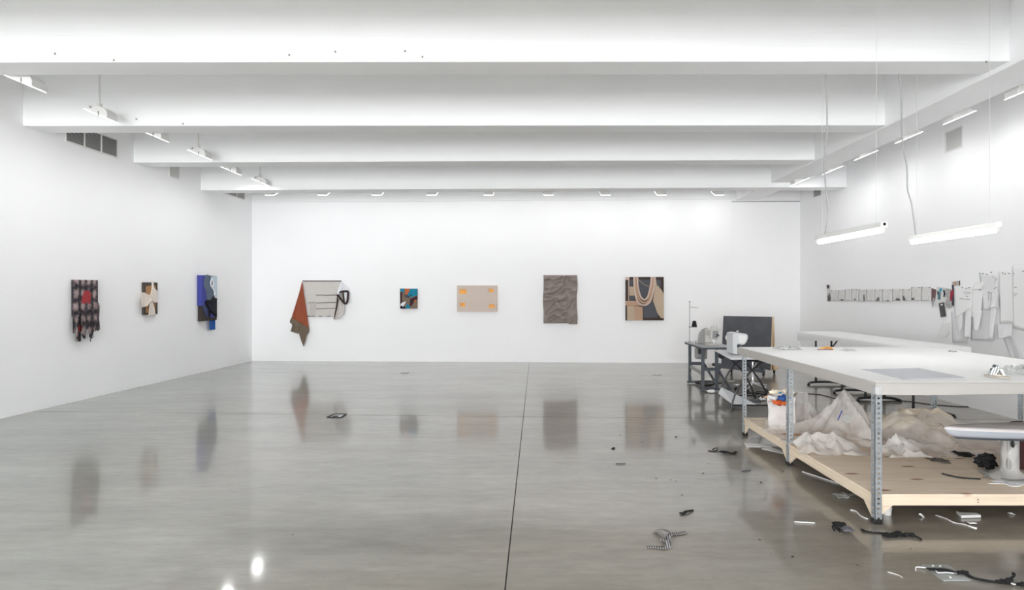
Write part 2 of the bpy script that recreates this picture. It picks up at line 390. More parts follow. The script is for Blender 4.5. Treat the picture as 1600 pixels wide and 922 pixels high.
for i, (px, py, d) in enumerate([(40, 131, 6.72), (158, 181, 7.94), (242, 213, 8.98), (312, 242, 10.16), (361, 267, 11.45), (408, 285, 12.58)]):
    p = P(px, py, d); FL.append((p, 0, 'white floodlight over the plaid textile wall, %s of its row' % ords[i], 'floodlights along the plaid textile wall', FLOOD_SIDE))
for i, (px, py, d) in enumerate([(1600, 143, 6.95), (1499, 184, 8.02), (1420, 215, 9.02), (1353, 243, 10.2), (1301, 266, 11.38), (1250, 284, 12.2)]):
    p = P(px, py, d); FL.append((p, math.pi, 'white floodlight over the pinned paper wall, %s of its row' % ords[i], 'floodlights along the pinned paper wall', FLOOD_SIDE))
nth = ['first', 'second', 'third', 'fourth', 'fifth', 'sixth', 'seventh', 'eighth', 'ninth']
for i, px in enumerate([426, 507, 591, 676, 764, 857, 945, 1032, 1121]):
    p = P(px, 302, 13.85); FL.append((p, -math.pi / 2, 'small white floodlight above the back wall pictures, %s from the left' % nth[i], 'floodlights along the back wall', FLOOD_BACK))
for p, rz, lab, grp, pw in FL:
    o = flood(p, rz, lab, grp, pw)
for o in [q for q in C.objects if q.get('category') == 'floodlight']:
    stem(o, ZC)
    back = 'back wall' in o['label']
    T = Matrix.Rotation(FTILT, 3, 'Y')
    a = area(T @ Vector((0, 0, -.0085)), 0, FLOOD_BACK if back else FLOOD_RIGHT if 'paper wall' in o['label'] else FLOOD_SIDE, o, tilt=FTILT if back else None)

# ---------------------------------------------------------------- hanging strip lights
WIRE = mat('thin pale wire', S(205, 206, 206), .5)
def strip(xc, y0, y1, zt, cord_px, lab, dot):
    r = empty('strip_light', (xc, (y0 + y1) / 2, zt), lab, 'strip light', 'strip lights hanging over the work table')
    obj('housing', MB().box(xc - .03, xc + .03, y0, y1, zt + .025, zt + .072), WHITE, r, bev=.004)
    obj('tube', MB().tube([(xc, y0 + .045, zt), (xc, y1 - .045, zt)], .0185, 14), TUBEM, r)
    for y, s in ((y0, 1), (y1, -1)):
        obj('socket', MB().box(xc - .012, xc + .012, min(y + s * .012, y + s * .04), max(y + s * .012, y + s * .04), zt - .016, zt + .028), WHITE2, r, bev=.003)
    if dot: obj('end_plug', MB().lathe([(.013, 0), (.012, .004)], (xc, y0 - .001, zt + .05), 12, Matrix.Rotation(math.pi / 2, 3, 'X')), DARK, r)
    for y in (y0 + .08, y1 - .12):
        obj('suspension_wire', MB().tube([(xc + (0.0 if y > y0 + .2 else -.025), y, zt + .072), (xc + (0.0 if y > y0 + .2 else -.025), y, ZC)], .0016, 6), WIRE, r)
    pts = [P(x, y, y1 - .03) for x, y in cord_px]
    pts = [Vector((pts[0].x, pts[0].y, ZC))] + pts
    pts[-1].z = zt + .07
    obj('power_cord', MB().tube(spline(pts, 5), .0075, 8), CORD, r)
strip(2.91, 5.35, 6.63, 2.098, [(1290, 80), (1290, 120), (1292, 165), (1292, 205), (1289, 235), (1288, 262), (1290, 290), (1293, 320), (1293, 345), (1288, 366)], 'hanging fluorescent strip light with dark end plug, on thin wires and wavy cord', True)
strip(3.87, 5.35, 6.63, 2.098, [(1404, 80), (1405, 118), (1408, 145), (1409, 200), (1412, 235), (1417, 262), (1418, 295), (1424, 318), (1428, 345), (1431, 366)], 'hanging fluorescent strip light over the ironing board end of the table', False)

# ---------------------------------------------------------------- pictures on the walls
def plaid():
    m = bpy.data.materials.new('mauve and black plaid'); m.use_nodes = True; nt = m.node_tree; L = nt.links; b = nt.nodes['Principled BSDF']; b.inputs['Roughness'].default_value = .9
    tc = nt.nodes.new('ShaderNodeTexCoord'); sp = nt.nodes.new('ShaderNodeSeparateXYZ'); L.new(tc.outputs['Object'], sp.inputs[0])
    def mth(op, a, c=None, d=None):
        q = nt.nodes.new('ShaderNodeMath'); q.operation = op
        for i, v in enumerate((a, c, d)):
            if v is None: continue
            if isinstance(v, (int, float)): q.inputs[i].default_value = v
            else: L.new(v, q.inputs[i])
        return q.outputs[0]
    n = nt.nodes.new('ShaderNodeTexNoise'); n.inputs['Scale'].default_value = 22; n.inputs['Detail'].default_value = 4; L.new(tc.outputs['Object'], n.inputs['Vector'])
    n2 = nt.nodes.new('ShaderNodeTexNoise'); n2.inputs['Scale'].default_value = 7; n2.inputs['Detail'].default_value = 2; L.new(tc.outputs['Object'], n2.inputs['Vector'])
    wob = mth('MULTIPLY', n2.outputs['Fac'], 3.2)
    sy = mth('SINE', mth('ADD', wob, mth('MULTIPLY', mth('ADD', sp.outputs[1], mth('MULTIPLY', sp.outputs[0], .7)), 50.0))); sz = mth('SINE', mth('ADD', wob, mth('MULTIPLY', sp.outputs[2], 34.0)))
    v = mth('ADD', mth('MULTIPLY', mth('ADD', sy, 1.0), mth('ADD', sz, 1.0)), mth('MULTIPLY', mth('SUBTRACT', n.outputs['Fac'], .5), 4.0))
    r = nt.nodes.new('ShaderNodeValToRGB'); L.new(mth('MULTIPLY', v, .3), r.inputs[0]); e = r.color_ramp.elements
    e[0].position, e[0].color, e[1].position, e[1].color = .0, S(44, 40, 46), 1.15, S(170, 150, 150)
    L.new(r.outputs[0], b.inputs['Base Color']); return m
PLAID = plaid()
def fab(name, r, g, b, **k): return mat(name, S(r, g, b), k.pop('rough', .9), var=k.pop('var', .06), vscale=40, bump=k.pop('bump', .25), bscale=k.pop('bscale', 90), **k)
RED = fab('red cloth', 164, 52, 58); DRED = fab('dark red cloth', 120, 14, 24); DBROWN = fab('dark brown cloth', 74, 66, 60); TAN = fab('tan cloth', 170, 128, 88)
IVORY = fab('ivory cloth', 228, 216, 206, bump=.4, bscale=26); BLUE = fab('indigo cloth', 66, 70, 150); BLUEGREY = fab('blue grey cloth', 92, 104, 124); SKY = fab('pale sky cloth', 196, 212, 224)
NIGHT = fab('navy black cloth', 22, 23, 36); COBALT = fab('cobalt cloth', 24, 84, 158); NAVY = fab('dusty navy cloth', 58, 66, 108); UMBER = fab('umber cloth', 56, 50, 46); WHITEC = fab('white cloth', 232, 234, 238)
RUST = fab('rust cloth', 150, 78, 52); BROCADE = mat('brown brocade', S(112, 98, 82), .85, var=.45, vscale=70, bump=.4, bscale=90); PANELC = mat('stitched pale cloth', S(206, 201, 196), .85, var=.05, vscale=10, stretch=(1, 1, 12), bump=.5, bscale=30, bstretch=(.3, 1, 9))
SLIT = fab('dark brown piping', 58, 44, 42); INNER = fab('grey lining', 168, 165, 163); TEAL = fab('teal cloth', 24, 128, 158); RUSTO = fab('orange cloth', 190, 104, 58); MAR = fab('aubergine cloth', 66, 36, 44); TAUPE = fab('taupe cloth', 124, 108, 94); SLATEC = fab('slate cloth', 74, 76, 84)
BEIGE = mat('pinkish linen', S(208, 193, 182), .85, var=.04, vscale=9, stretch=(.4, 1, 6), bump=.2, bscale=120); ORANGE = fab('bright orange board', 250, 182, 98); CRUMP = mat('crumpled taupe cloth', S(142, 130, 124), .9, var=.05, vscale=60, bump=.25, bscale=140)
CHARC = fab('charcoal board', 86, 88, 94); SAND = fab('sand cloth', 188, 168, 146); PEACH = fab('peach cloth', 186, 154, 130); ROSE = fab('pale rose cord cloth', 206, 184, 172); CHOC = fab('chocolate edge', 66, 54, 50)

def art(plane, px, py, label):
    return empty('textile_picture', plane(px, py, 0), label, 'artwork')
def loft(name, plane, left, right, mat_, parent, d=.03, amp=.01, folds=3, nu=18, nv=22, ph=0., thick=.004, taper=False, **k):
    def along(p, t):
        q = spline([(a, b, 0) for a, b in p], 8); i = t * (len(q) - 1); j = min(int(i), len(q) - 2); f = i - j
        return q[j].lerp(q[j + 1], f)
    def fn(u_, v_):
        a, b = along(left, v_), along(right, v_); q = a.lerp(b, u_)
        am = amp * (v_ if taper else 1)
        return plane(q.x, q.y, d + am * (math.sin(u_ * folds * 2 * math.pi + ph + v_ * 1.3) + .5 * math.sin(u_ * folds * 4.3 * math.pi + 2 * ph)))
    return obj(name, MB().grid(fn, nu, nv), mat_, parent, smooth=80, thick=thick, **k)

# plaid textile with fringe
a1 = art(LW, 135, 497, 'mauve and black plaid textile with a red patch and long ragged fringe')
relief('stretched_panel', LW, [(118.5, 437), (153.4, 437.8), (153.6, 494), (118.5, 495)], 0, .07, PLAID, a1, bev=.008)
obj('pleated_side', MB().grid(lambda u_, v_: LW(118.5, 437.3 + v_ * 57, .072 - .07 * u_) + Vector((0, -.006 - .008 * abs(math.sin(v_ * 24)), 0)), 3, 60), PLAID, a1, smooth=80)
relief('red_patch', LW, [(128.4, 474.4), (128.9, 464), (131.9, 455.6), (137.7, 453), (142.9, 458.8), (141.6, 470.5), (141, 474.4)], .068, .076, RED, a1, label='plain red cloth patch')
rnd = random.Random(3)
for k in range(16):
    x0 = 127.5 + k * 1.7; x1 = x0 + 3.0; yb = 521 + 9 * math.sin(k * .9 + .6) * (1 - k / 26) + rnd.uniform(-2, 3) - (6 if k > 12 else 0)
    y0 = 472 + rnd.uniform(0, 8); dx = rnd.uniform(-1.2, 1.2)
    if x1 > 156: continue
    loft('fringe_strip', LW, [(x0, y0), (x0 + dx, (y0 + yb) / 2), (x0 - dx * .5, yb)], [(x1, y0), (x1 + dx, (y0 + yb) / 2), (x1 - dx * .5, yb - rnd.uniform(0, 3))], PLAID, a1, d=.078 + rnd.uniform(-.012, .02), amp=.006, folds=.5, nu=3, nv=14, ph=k, taper=True)
for x0, x1, y0, yb, mm in ((113.5, 117.5, 492, 521, PLAID), (119, 126, 493, 534, PLAID), (122.5, 128.5, 508, 518, DRED), (131, 132, 515, 530, NIGHT), (140.5, 141.5, 515, 534, NIGHT), (144.5, 145.3, 512, 528, NIGHT)):
    loft('fringe_strip', LW, [(x0, y0), (x0 + .4, yb)], [(x1, y0), (x1 + .4, yb - .5)], mm, a1, d=.05, amp=.004, folds=.5, nu=3, nv=8)

# cream bow
c2 = cr(210, 425, 9.221)
a2 = art(LW, 234, 491, 'small brown picture with a draped ivory cloth bow')
relief('panel', LW, c2([(138, 150), (335, 152), (335, 606), (140, 618)]), 0, .04, DBROWN, a2)
relief('tan_panel', LW, c2([(168, 205), (258, 195), (262, 300), (238, 345), (190, 330), (168, 300)]), .038, .045, TAN, a2, label='tan cloth inset')
relief('tan_panel', LW, c2([(170, 440), (305, 440), (305, 592), (170, 592)]), .038, .045, TAN, a2, label='tan cloth inset')
relief('tan_panel', LW, c2([(284, 195), (312, 200), (308, 262), (290, 250)]), .038, .045, TAN, a2, label='tan cloth inset')
relief('shoulder_strap', LW, c2([(262, 148), (280, 148), (288, 225), (335, 275), (336, 440), (300, 442), (262, 425), (225, 360), (246, 310), (260, 240)]), .042, .062, IVORY, a2, bev=.008)
loft('bow_wing', LW, c2([(104, 295), (104, 400), (108, 512)]), c2([(150, 298), (250, 390), (190, 490)]), IVORY, a2, d=.066, amp=.006, folds=.8, nv=16, ph=1)
loft('bow_wing', LW, c2([(150, 300), (180, 400), (150, 508)]), c2([(240, 345), (262, 390), (225, 430)]), IVORY, a2, d=.066, amp=.006, folds=1.2, nv=16, ph=2)
loft('bow_tail', LW, c2([(228, 425), (212, 520), (203, 630)]), c2([(262, 422), (288, 520), (305, 622)]), IVORY, a2, d=.060, amp=.004, folds=1, nv=12)
obj('knot', MB().ball(LW(*c2([(246, 408)])[0], .068), .045, (.4, .9, .7), 2, .2), IVORY, a2)

# indigo collage
a3 = art(LW, 325, 501, 'tall indigo and black collage with a hanging cobalt strip')
d3 = .09
relief('panel', LW, c2([(978, 46), (1190, 58), (1190, 690), (975, 712)]), 0, d3, UMBER, a3, bev=.01)
relief('side_wrap', LW, c2([(972, 46), (1036, 46), (1008, 200), (1040, 285), (1050, 400), (1008, 484), (972, 488)]), .002, d3 + .008, BLUE, a3)
relief('blue_grey_patch', LW, c2([(1030, 50), (1062, 36), (1085, 60), (1105, 90), (1090, 150), (1140, 240), (1150, 330), (1090, 410), (1050, 400), (1035, 270), (1003, 205), (1012, 110)]), d3, d3 + .016, BLUEGREY, a3, label='blue grey cloth patch')
relief('sky_patch', LW, c2([(1105, 60), (1192, 60), (1192, 382), (1165, 370), (1150, 330), (1142, 240), (1118, 200), (1110, 120)]), d3, d3 + .012, SKY, a3, label='pale sky blue cloth patch')
ring = [LW(x, y, d3 + .02) for x, y in c2([(1112, 212), (1100, 180), (1104, 130), (1120, 105), (1132, 130), (1134, 190), (1120, 216), (1140, 250), (1156, 300), (1150, 335)])]
obj('white_cord', MB().tube(spline(ring, 5), .016, 8), WHITEC, a3, label='white padded cord')
relief('ring_hole', LW, c2([(1110, 125), (1124, 125), (1126, 195), (1110, 195)]), d3 + .01, d3 + .018, NIGHT, a3, label='black opening in the cord ring')
relief('black_patch', LW, c2([(1015, 420), (1060, 430), (1120, 400), (1192, 380), (1192, 640), (1165, 640), (1095, 560), (1080, 500)]), d3, d3 + .014, NIGHT, a3, label='navy black cloth patch')
relief('navy_patch', LW, c2([(985, 492), (1018, 470), (1078, 560), (1085, 655), (1055, 655), (1020, 600)]), d3, d3 + .012, NAVY, a3, label='dusty navy cloth patch')
relief('navy_patch', LW, c2([(1100, 585), (1165, 652), (1098, 655)]), d3, d3 + .012, BLUE, a3, label='indigo cloth patch')
relief('navy_patch', LW, c2([(1100, 470), (1120, 470), (1112, 540), (1090, 520)]), d3, d3 + .018, NAVY, a3, label='dusty navy cloth patch')
for pts in ([(1020, 430), (1060, 490), (1080, 655)], [(1120, 440), (1085, 560), (1080, 650)], [(1085, 540), (1130, 590), (1185, 640)], [(1030, 415), (1090, 420), (1185, 390)]):
    obj('black_strap', MB().tube([LW(x, y, d3 + .018) for x, y in c2(pts)], .018, 8, .5), NIGHT, a3)
loft('cobalt_strip', LW, c2([(1085, 690), (1085, 835)]), c2([(1165, 690), (1165, 830)]), COBALT, a3, d=.055, amp=.006, folds=1, nv=6, label='hanging cobalt blue strip')

# draped jacket piece
c4 = cr(440, 425, 7.375)
a4 = art(BW, 502, 494, 'pale stitched cloth picture with a hanging rust drape and a folded sleeve')
relief('stitched_panel', BW, c4([(238, 104), (690, 104), (645, 250), (612, 515), (292, 515)]), 0, .045, PANELC, a4)
obj('edge_piping', MB().tube([BW(x, y, .046) for x, y in c4([(240, 104), (690, 104)])], .012, 6), SLIT, a4)
for q in ([(396, 265), (520, 267), (640, 265)], [(398, 357), (480, 354), (628, 351)], [(398, 424), (470, 422), (618, 419)]):
    obj('slit', MB().tube([BW(x, y, .047) for x, y in c4(q)], .011, 6, .6), SLIT, a4)
for i, x in enumerate((300, 345, 430, 525)):
    obj('hem_stitch', MB().tube([BW(px, py, .046) for px, py in c4([(x, 509), (x + 40, 511)])], .009, 6), SLIT, a4)
for k in range(5):
    obj('seam_line', MB().tube(spline([BW(px, py, .047) for px, py in c4([(285 + k * 20, 375 - k * 4), (325 + k * 16, 345), (335 + k * 14, 420), (322 + k * 16, 500)])], 5), .004, 5), INNER, a4)
loft('rust_drape', BW, c4([(234, 120), (200, 250), (160, 380), (113, 530)]), c4([(242, 122), (256, 250), (282, 420), (313, 645)]), RUST, a4, d=.085, amp=.022, folds=1.3, nu=26, nv=30, ph=.6, taper=True)
loft('brocade_hem', BW, c4([(113, 528), (94, 575), (122, 610), (104, 685)]), c4([(215, 585), (200, 615), (195, 660), (190, 712)]), BROCADE, a4, d=.095, amp=.012, folds=.8, nu=12, nv=14)
loft('brocade_hem', BW, c4([(214, 583), (195, 660), (215, 760), (252, 858)]), c4([(313, 643), (312, 690), (285, 740), (256, 858)]), BROCADE, a4, d=.098, amp=.014, folds=1, nu=14, nv=18, ph=2)
loft('sleeve_top', BW, c4([(690, 104), (655, 190), (634, 262)]), c4([(716, 140), (770, 190), (765, 228)]), WHITEC, a4, d=.10, amp=.03, folds=.6, nu=14, nv=14, ph=.4)
relief('sleeve_lining', BW, c4([(645, 258), (708, 228), (716, 342), (690, 318)]), .06, .075, INNER, a4, label='grey sleeve lining')
relief('sleeve_lining', BW, c4([(712, 232), (758, 228), (752, 330), (737, 358), (718, 342)]), .06, .085, WHITEC, a4, label='white sleeve lining')
obj('sleeve_rim', MB().tube(spline([BW(x, y, .115) for x, y in c4([(637, 258), (668, 236), (705, 226), (762, 226), (763, 280), (757, 338), (738, 366), (712, 348), (675, 305), (637, 258)])], 4), .024, 8), SLIT, a4)
obj('sleeve_rim', MB().tube([BW(x, y, .11) for x, y in c4([(706, 228), (712, 290), (722, 350)])], .016, 8), SLIT, a4)
loft('cuff_stripe', BW, c4([(640, 280), (628, 380), (600, 545)]), c4([(656, 320), (656, 400), (616, 546)]), SLIT, a4, d=.075, amp=.006, folds=.6, nu=6)
loft('lower_sleeve', BW, c4([(660, 310), (640, 430), (606, 550)]), c4([(714, 345), (716, 470), (640, 545)]), PANELC, a4, d=.085, amp=.02, folds=.9, nu=16, nv=16, ph=1)

# small teal patchwork
c5 = cr(615, 440, 15.36)
a5 = art(BW, 638, 482, 'small square patchwork picture in teal, orange and taupe')
relief('panel', BW, c5([(152, 170), (565, 172), (562, 648), (158, 650)]), 0, .06, TAUPE, a5)
for nm, m_, pts, lab in (('teal_patch', TEAL, [(158, 168), (262, 168), (252, 262), (170, 235)], 'teal cloth patch'), ('orange_patch', RUSTO, [(266, 170), (400, 170), (330, 315), (272, 310)], 'orange cloth patch'),
        ('teal_patch', TEAL, [(402, 172), (567, 172), (567, 335), (400, 372), (332, 325)], 'teal cloth patch'), ('aubergine_patch', MAR, [(152, 240), (200, 268), (198, 495), (155, 575)], 'aubergine cloth patch'),
        ('slate_patch', SLATEC, [(270, 318), (330, 325), (400, 376), (378, 396), (268, 372)], 'slate cloth patch'), ('aubergine_patch', MAR, [(392, 420), (567, 342), (567, 425), (500, 440), (440, 570), (388, 602)], 'aubergine cloth patch'),
        ('orange_patch', RUSTO, [(490, 470), (520, 430), (550, 470), (510, 512)], 'orange cloth patch'), ('teal_patch', TEAL, [(320, 525), (388, 590), (385, 650), (282, 650)], 'teal cloth patch'),
        ('slate_patch', NIGHT, [(155, 585), (215, 605), (280, 600), (282, 650), (160, 650)], 'black cloth patch'), ('white_patch', WHITEC, [(163, 522), (300, 473), (250, 570), (222, 607), (206, 580), (165, 582)], 'white arrow shaped patch'), ('blue_fold', NIGHT, [(385, 315), (450, 322), (420, 345), (392, 340)], 'dark fold')):
    relief(nm, BW, c5(pts), .058, .068 + .006 * rnd.random(), m_, a5, label=lab)

# linen panel with four orange windows
c6 = cr(690, 410, 6.957)
a6 = art(BW, 745, 487, 'wide pinkish linen panel with four recessed orange windows')
q = c6([(163, 251), (605, 251), (601, 536), (172, 538)]); xs, ys = [], []
holes = [c6([(193, 292), (271, 342)]), c6([(516, 287), (565, 326)]), c6([(203, 437), (256, 482)]), c6([(515, 456), (578, 495)])]
xs = sorted({q[0][0] + .6, q[1][0]} | {h[0][0] for h in holes} | {h[1][0] for h in holes}); ys = sorted({q[0][1], q[2][1]} | {h[0][1] for h in holes} | {h[1][1] for h in holes})
mb = MB(); vv = {}
V = lambda x, y: vv.setdefault((x, y), None) or vv.__setitem__((x, y), mb.bm.verts.new(BW(x, y, .052))) or vv[(x, y)]
for i in range(len(xs) - 1):
    for j in range(len(ys) - 1):
        cx, cy = (xs[i] + xs[i + 1]) / 2, (ys[j] + ys[j + 1]) / 2
        if any(h[0][0] < cx < h[1][0] and h[0][1] < cy < h[1][1] for h in holes): continue
        mb.bm.faces.new((V(xs[i], ys[j]), V(xs[i + 1], ys[j]), V(xs[i + 1], ys[j + 1]), V(xs[i], ys[j + 1])))
g = bmesh.ops.extrude_face_region(mb.bm, geom=mb.bm.faces[:]); 
for v in [v for v in g['geom'] if isinstance(v, bmesh.types.BMVert)]: v.co -= BW.n * .03
obj('linen_face', mb, BEIGE, a6, smooth=0)
relief('back_board', BW, [(q[0][0] + 1, q[0][1] + .4), (q[1][0] - .4, q[1][1] + .4), (q[2][0] - .4, q[2][1] - .4), (q[3][0] + .4, q[3][1] - .4)], 0, .0215, BEIGE, a6, bev=0)
for h in holes:
    relief('orange_board', BW, [h[0], (h[1][0], h[0][1]), h[1], (h[0][0], h[1][1])], .021, .026, ORANGE, a6, bev=0, label='orange board inside the window')

# crumpled taupe cloth
a7 = art(BW, 875, 505, 'tall taupe picture of crumpled, tightly folded cloth')
relief('stretcher', BW, [(849.3, 430.3), (901, 430.6), (901.5, 505.5), (849.2, 505)], 0, .05, CRUMP, a7)
def crumple(u_, v_):
    p = Vector((u_ * 2.0, v_ * 3.0, 1.7)); wv = N.noise_vector(p * 1.3) * .5
    s = (p.x * .75 + p.y * 1.7 + wv.x * 1.5)
    r1 = (1 - abs(math.sin(s * 1.9 + wv.y * 4))) ** 2; r2 = max(0, 1 - abs(N.noise(p * 1.5 + wv)) * 2.6); r3 = max(0, 1 - abs(N.noise(Vector((p.x * .7 - p.y * 1.3, p.y * 2.2 + p.x * 1.5, 4)) + wv)) * 3.2) ** 1.5
    h = .030 * r1 + .024 * r2 + .034 * r3
    for cx, cy, sx, sy, am in ((.74, .38, .10, .03, -.03), (.62, .83, .06, .05, -.03), (.95, .62, .03, .12, -.03), (.45, .40, .4, .025, -.015), (.4, .55, .35, .02, -.018), (.82, .9, .12, .12, .025)):
        h += am * math.exp(-((u_ - cx) / sx) ** 2 - ((v_ - cy) / sy) ** 2)
    e = min(1, min(u_, 1 - u_) / .03, min(v_, 1 - v_) / .02)
    return .05 + e * (.004 + h * 1.25)
obj('crumpled_cloth', MB().grid(lambda u_, v_: BW(849 + 52.6 * u_ + .8 * math.sin(v_ * 9), 430 + 75.3 * v_ + (1.5 if u_ > .75 else 0) * v_, crumple(u_, v_)), 70, 100), CRUMP, a7, smooth=70)

# charcoal and sand picture with looped bands
c8 = cr(970, 425, 10.853)
a8 = art(BW, 1007, 501, 'charcoal picture with padded rose bands looping in a U')
relief('panel', BW, c8([(80, 84), (728, 84), (730, 820), (82, 822)]), 0, .06, CHOC, a8)
for pts, m_, nm, lab in (([(145, 130), (210, 130), (205, 250), (145, 250)], CHARC, 'charcoal_patch', 'charcoal patch'), ([(295, 128), (500, 128), (480, 300), (440, 440), (350, 440), (300, 300)], CHARC, 'charcoal_patch', 'charcoal patch'),
        ([(605, 130), (680, 135), (675, 300), (640, 260), (612, 230)], CHARC, 'charcoal_patch', 'charcoal patch'), ([(150, 405), (230, 405), (240, 488), (145, 488)], CHARC, 'charcoal_patch', 'charcoal patch'),
        ([(380, 600), (520, 500), (545, 490), (625, 725), (620, 775), (385, 778)], CHARC, 'charcoal_patch', 'charcoal patch'),
        ([(588, 90), (600, 150), (614, 230), (640, 236), (655, 262), (672, 280), (690, 302), (706, 330), (728, 375), (730, 782), (682, 782), (650, 740), (622, 705), (545, 482), (575, 300)], SAND, 'sand_cloth', 'jagged sand coloured cloth'),
        ([(78, 84), (150, 84), (146, 134), (78, 136)], ROSE, 'rose_strip', None), ([(127, 136), (143, 136), (140, 490), (128, 490)], ROSE, 'rose_strip', None), ([(145, 248), (245, 248), (245, 402), (148, 402)], SAND, 'sand_cloth', None),
        ([(78, 490), (250, 490), (350, 572), (78, 572)], PEACH, 'peach_cloth', None), ([(106, 574), (236, 574), (238, 820), (106, 820)], SAND, 'sand_cloth', None), ([(238, 574), (370, 590), (376, 820), (238, 820)], PEACH, 'peach_cloth', None)):
    relief(nm, BW, c8(pts), .058, .066 + .01 * rnd.random(), m_, a8, label=lab)
for k, (pts, m_) in enumerate((([(280, 86), (288, 250), (335, 420), (400, 472), (462, 418), (505, 250), (522, 86)], ROSE), ([(252, 86), (262, 280), (308, 460), (398, 522), (484, 462), (530, 270), (550, 86)], PEACH), ([(226, 86), (238, 310), (285, 500), (396, 565), (500, 490), (556, 290), (576, 86)], ROSE))):
    obj('padded_band', MB().tube(spline([BW(x, y, .078) for x, y in c8(pts)], 6), .024, 8), m_, a8)
obj('thin_cord', MB().tube(spline([BW(x, y, .07) for x, y in c8([(300, 130), (370, 195), (430, 230), (495, 246)])], 5), .006, 6), SAND, a8)

# ---------------------------------------------------------------- big work table with lower shelf
TX0, TX1, TY0, TY1, TZ = 2.28, 4.46, 4.30, 7.26, .966
tb = empty('work_table', ((TX0 + TX1) / 2, (TY0 + TY1) / 2, 0), 'large canvas-covered work table on slotted steel legs with a plywood shelf', 'table')
def topfn():
    mb = MB(); n = 24
    def ring(inset, z, sag=0):
        out = []
        for (ax, ay), (bx, by) in (((TX0, TY0), (TX1, TY0)), ((TX1, TY0), (TX1, TY1)), ((TX1, TY1), (TX0, TY1)), ((TX0, TY1), (TX0, TY0))):
            for k in range(n):
                t = k / n; x = ax + (bx - ax) * t; y = ay + (by - ay) * t
                xx = min(max(x, TX0 + inset), TX1 - inset); yy = min(max(y, TY0 + inset), TY1 - inset)
                w_ = N.noise(Vector((x * 1.7, y * 1.7, z))) * sag
                out.append(mb.bm.verts.new((xx + w_ * .4, yy + w_ * .4, z + w_)))
        return out
    R = [ring(.02, TZ - .082, .004), ring(0, TZ - .080, .006), ring(0, TZ - .012, .003), ring(.012, TZ, 0)]
    for a, b in zip(R, R[1:]):
        for k in range(4 * n): mb.bm.faces.new((a[k], a[(k + 1) % (4 * n)], b[(k + 1) % (4 * n)], b[k]))
    mb.bm.faces.new(R[-1]); mb.bm.faces.new(R[0][::-1]); return mb
obj('canvas_top', topfn(), SHADED_CANVAS, tb, smooth=50)
obj('lit_top_layer', MB().box(TX0 + .013, TX1 - .013, TY0 + .013, TY1 - .013, TZ + .0002, TZ + .002), TABLEW, tb, smooth=0, label='table top layer whitened as if fully lit')  # added layer, paler than the canvas: overhead light put into its colour
TZ += .002
def angle_leg(x, y, sx, sy):                         # slotted steel angle with real slots: two ladders in an L
    mb = MB(); t, wd, z1 = .003, .048, TZ - .083
    def ladder(ax):
        def put(a0, a1, z0, z1_):
            if ax == 'x': X = sorted((x + sx * a0, x + sx * a1)); Y = sorted((y, y + sy * t))
            else: X = sorted((x, x + sx * t)); Y = sorted((y + sy * a0, y + sy * a1))
            mb.box(X[0], X[1], Y[0], Y[1], z0, z1_)
        put(0, .018, .03, z1); put(.034, wd, .03, z1)
        z = .045
        while z < z1 - .02:
            put(.018, .034, z, min(z + .020, z1)); z += .034
    ladder('x'); ladder('y')
    l = obj('leg', mb, GALV, tb, smooth=0)
    X = sorted((x - sx * .003, x + sx * (wd + .003))); Y = sorted((y - sy * .003, y + sy * (wd + .003)))
    obj('foot_cap', MB().box(X[0], X[1], Y[0], Y[1], 0, .034), DARK, l, bev=.003, label='black plastic foot cap')
for x, sx in ((2.293, 1), (4.435, -1)):
    for y, sy in ((4.335, 1), (5.83, 1), (7.13, -1)): angle_leg(x, y, sx, sy)
obj('corner_tape', MB().box(2.277, 2.325, 4.296, 4.33, TZ - .083, TZ - .03), mat('clear corner guard', S(222, 224, 228), .15, alpha=.55), tb, bev=.003, label='clear plastic corner guard')
SZ = .197
obj('shelf_board', MB().box(2.30, 3.372, 4.36, 7.10, SZ - .02, SZ), PLY, tb, bev=.002, label='knotty plywood shelf board')
obj('shelf_board', MB().box(3.374, 4.43, 4.36, 7.10, SZ - .02, SZ), PLY, tb, bev=.002, label='knotty plywood shelf board')
for b in ((2.345, 3.0, 4.365, 4.385, .118, SZ - .021), (3.0015, 4.385, 4.365, 4.385, .118, SZ - .021), (2.300, 2.318, 4.385, 5.82, .118, SZ - .021), (2.300, 2.318, 5.88, 7.08, .118, SZ - .021), (2.32, 4.40, 7.06, 7.08, .118, SZ - .021), (4.41, 4.43, 4.385, 7.06, .118, SZ - .021)):
    obj('apron_board', MB().box(*b), APRON, tb, bev=.0015)
for z in (.140, .158):
    obj('screw', MB().lathe([(.004, -.001), (.004, .002)], (3.012, 4.364, z), 8, Matrix.Rotation(math.pi / 2, 3, 'X')), DARK, tb)
def gusset(pts, off): obj('gusset', MB().prism(pts, off), APRON, tb, smooth=0, bev=.001)
for y in (4.37,): gusset([(2.344, y + .012, .117), (2.445, y + .012, .117), (2.344, y + .012, .03)], (0, .012, 0))
for ya, yb in ((4.39, 4.50), (5.82, 5.70), (5.885, 6.0), (7.07, 6.95)):
    gusset([(2.302, ya, .117), (2.302, yb, .117), (2.302, ya, .025)], (.012, 0, 0))
gusset([(2.32, 5.83, .117), (2.43, 5.83, .117), (2.32, 5.83, .03)], (0, .012, 0))

